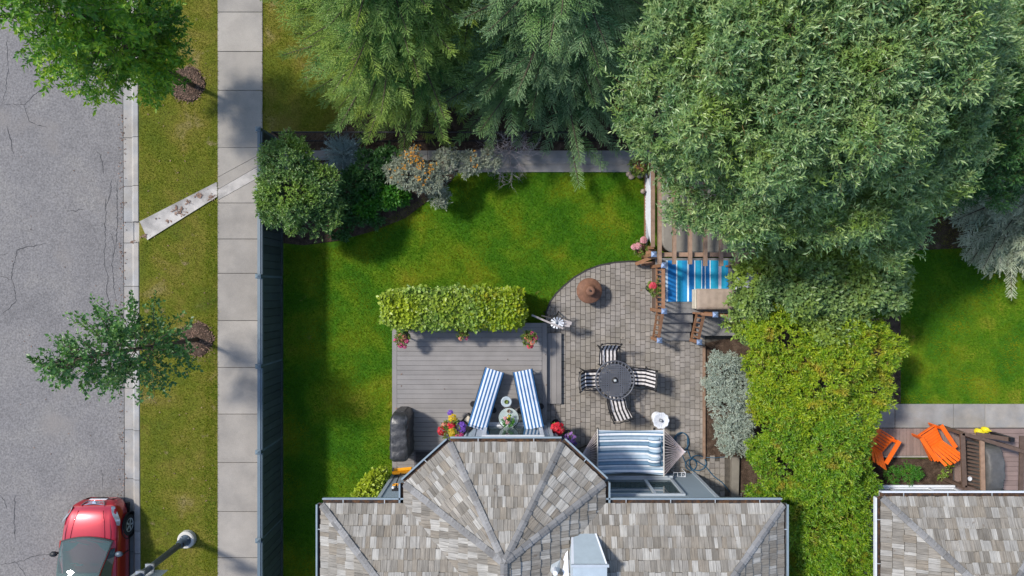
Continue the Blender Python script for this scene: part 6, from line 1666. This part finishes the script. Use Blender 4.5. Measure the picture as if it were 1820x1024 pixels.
flower_pot('flower_pot', 'pot of bright red geraniums beside the right corner of the bay', 991, 763, .9, True, .12, (40, .13, .06), [(0, .02, .06, 60, .15, 'red', .045), (-.06, .05, .1, 18, .07, 'red', .045), (.08, 0, .1, 14, .06, 'coral', .04)], floor=.035)
flower_pot('flower_pot', 'pot of purple and lilac petunias by the bay corner', 1012, 780, .75, True, .12, (40, .14, .05), [(0, .02, .05, 40, .16, 'lilac', .035), (.05, -.05, .06, 24, .12, 'violet', .032)], floor=.035)
t = flower_pot('flower_planter', 'mixed planter of red, yellow and violet flowers by the left bay window', 803, 764, .85, False, .18, (120, .24, .07),
           [(-.22, -.02, .05, 26, .10, 'red', .05), (.0, .10, .10, 24, .09, 'red', .05), (.02, -.04, .12, 30, .10, 'yellow', .045), (.22, .06, .05, 34, .12, 'violet', .045), (.14, -.14, .06, 36, .12, 'pink', .05), (-.02, -.18, .02, 20, .10, 'violet', .04), (.02, .26, .02, 26, .10, 'yellow', .035), (-.03, .38, -.02, 14, .07, 'violet', .035), (-.16, .10, .05, 16, .07, 'salmon', .04)], 'stone')
MB().lathe((t.location.x, t.location.y, DZ), [(.22, 0), (.24, .25), (.16, .28)], 16).build('plinth', 'stone', t, True)
p = P(828, 758, .55); t = thing('slate_planter', 'pale stone trough with a dark rim beside the mixed flowers', 'planter', (p.x, p.y, DZ))
mm = rotz((p.x, p.y, 0), R(48))
MB(mm).box((-.30, -.20, DZ), (.30, .20, .50)).build('trough', 'black_wood', t)
MB(mm).box((-.27, -.165, .502), (.06, .165, .54)).build('slab', 'stone', t); MB(mm).box((.10, -.16, .502), (.27, .16, .53)).build('slab', 'cream_cloth', t)
p = P(903, 748, .95); t = thing('table_posy', 'small pot of pink and yellow flowers on the glass side table', 'flowers', (p.x, p.y, .776))
MB().lathe((p.x, p.y, .776), [(.06, 0), (.09, .12), (.08, .12), (0, .10)], 14).build('pot', 'offwhite', t, True)
q = np.array(p)[None] + rand_dir(50) * [.12, .12, .06]
leaves_obj('foliage', [shoots(q, unit(q - np.array(p)[None] + [0, 0, .1]), 5, .06, .06, .03)], 'leaf_bright', t)
petals((p.x + .02, p.y + .10, p.z + .05), 12, .06, .04, .03, 'petal_yellow', t); petals((p.x - .08, p.y + .08, p.z + .05), 10, .05, .03, .03, 'petal_rose', t); petals((p.x - .01, p.y - .03, p.z + .08), 14, .06, .03, .03, 'petal_rose', t)
flower_pot('flower_pot', 'pot of pale pink roses at the lawn end of the lattice screen', 1138, 441, .45, False, .14, (60, .17, .07), [(-.16, .02, .1, 22, .06, 'rose', .045), (-.06, .04, .12, 26, .07, 'rose', .05), (.06, .17, .14, 26, .07, 'rose', .05)], floor=0)
flower_pot('flower_pot', 'bronze leaved pot with one coral bloom outside the landing rail', 1166, 512, .95, True, .11, (60, .17, .07), [(-.08, .05, .1, 26, .08, 'coral', .05)], floor=.035)
t = flower_pot('flower_pot', 'tub of yellow green foliage at the top end of the lattice screen', 1136, 295, .55, False, .18, (130, .22, .08), [(0, 0, .08, 12, .15, 'yellow', .02)], floor=0)
for o in bpy.data.objects:
    if o.parent is not None and o.name.startswith('foliage') and o.parent.name.startswith('flower'): pass
# stones at the foot of the tub
for i, (x, y, r) in enumerate(((1117, 310, .09), (1122, 315, .10), (1138, 312, .12))):
    p = P(x, y); MB_ = MB(Matrix.Translation((p.x, p.y, .03)) @ Matrix.Diagonal((1, .8, .6, 1)))
    MB_.lathe((0, 0, 0), [(.0, -r), (r * .7, -r * .6), (r, 0), (r * .75, r * .6), (.0, r * .9)], 10, .08, 3)
    tag(MB_.build('garden_stone', 'stone', None, True), ('smallest tan stone on the lawn edge below the foliage tub', 'middle tan stone beside the foliage tub', 'largest tan stone right under the foliage tub')[i], 'stone', 'stones by the tub')
# blue ball under the berry shrub
p = P(765, 327, .5); tag(MB().lathe((p.x, p.y, .5), [(.0, -.06), (.12, -.05), (.17, 0), (.15, .03), (.12, -.01), (.0, -.03)], 20).build('feeder_dish', 'hose_blue', None, True), 'small blue dish among the grey leaved shrub', 'dish')
# scattered fallen leaves
for cx0, cx1, cy0, cy1, n_, zz, nm, lb in ((211, 224, 200, 880, 170, ROADZ + .015, 'gutter_litter', 'specks of leaf litter along the gutter'), (700, 970, 600, 740, 14, DZ + .01, 'fallen_leaves', 'few dry leaves scattered on the deck'), (2, 212, 230, 1000, 26, ROADZ + .01, 'fallen_leaves', 'few small brown leaves scattered on the street'), (975, 1245, 480, 840, 26, .045, 'fallen_leaves', 'few dry leaves scattered on the patio'), (255, 380, 10, 1010, 90, .03, 'fallen_leaves', 'dry leaves scattered on the verge')):
    bs = np.array([tuple(P(random.uniform(cx0, cx1), random.uniform(cy0, cy1), zz)) for _ in range(n_)])
    a = rng.uniform(0, 6.283, n_); d = np.stack([np.cos(a), np.sin(a), rng.uniform(-.1, .2, n_)], 1)
    tag(leaves_obj(nm, [leaf_arrays(bs, d, np.tile([[0, 0, 1.]], (n_, 1)), rng.uniform(.03, .07, n_), rng.uniform(.02, .04, n_))], 'mulch', None), lb, 'leaves', kind='stuff')
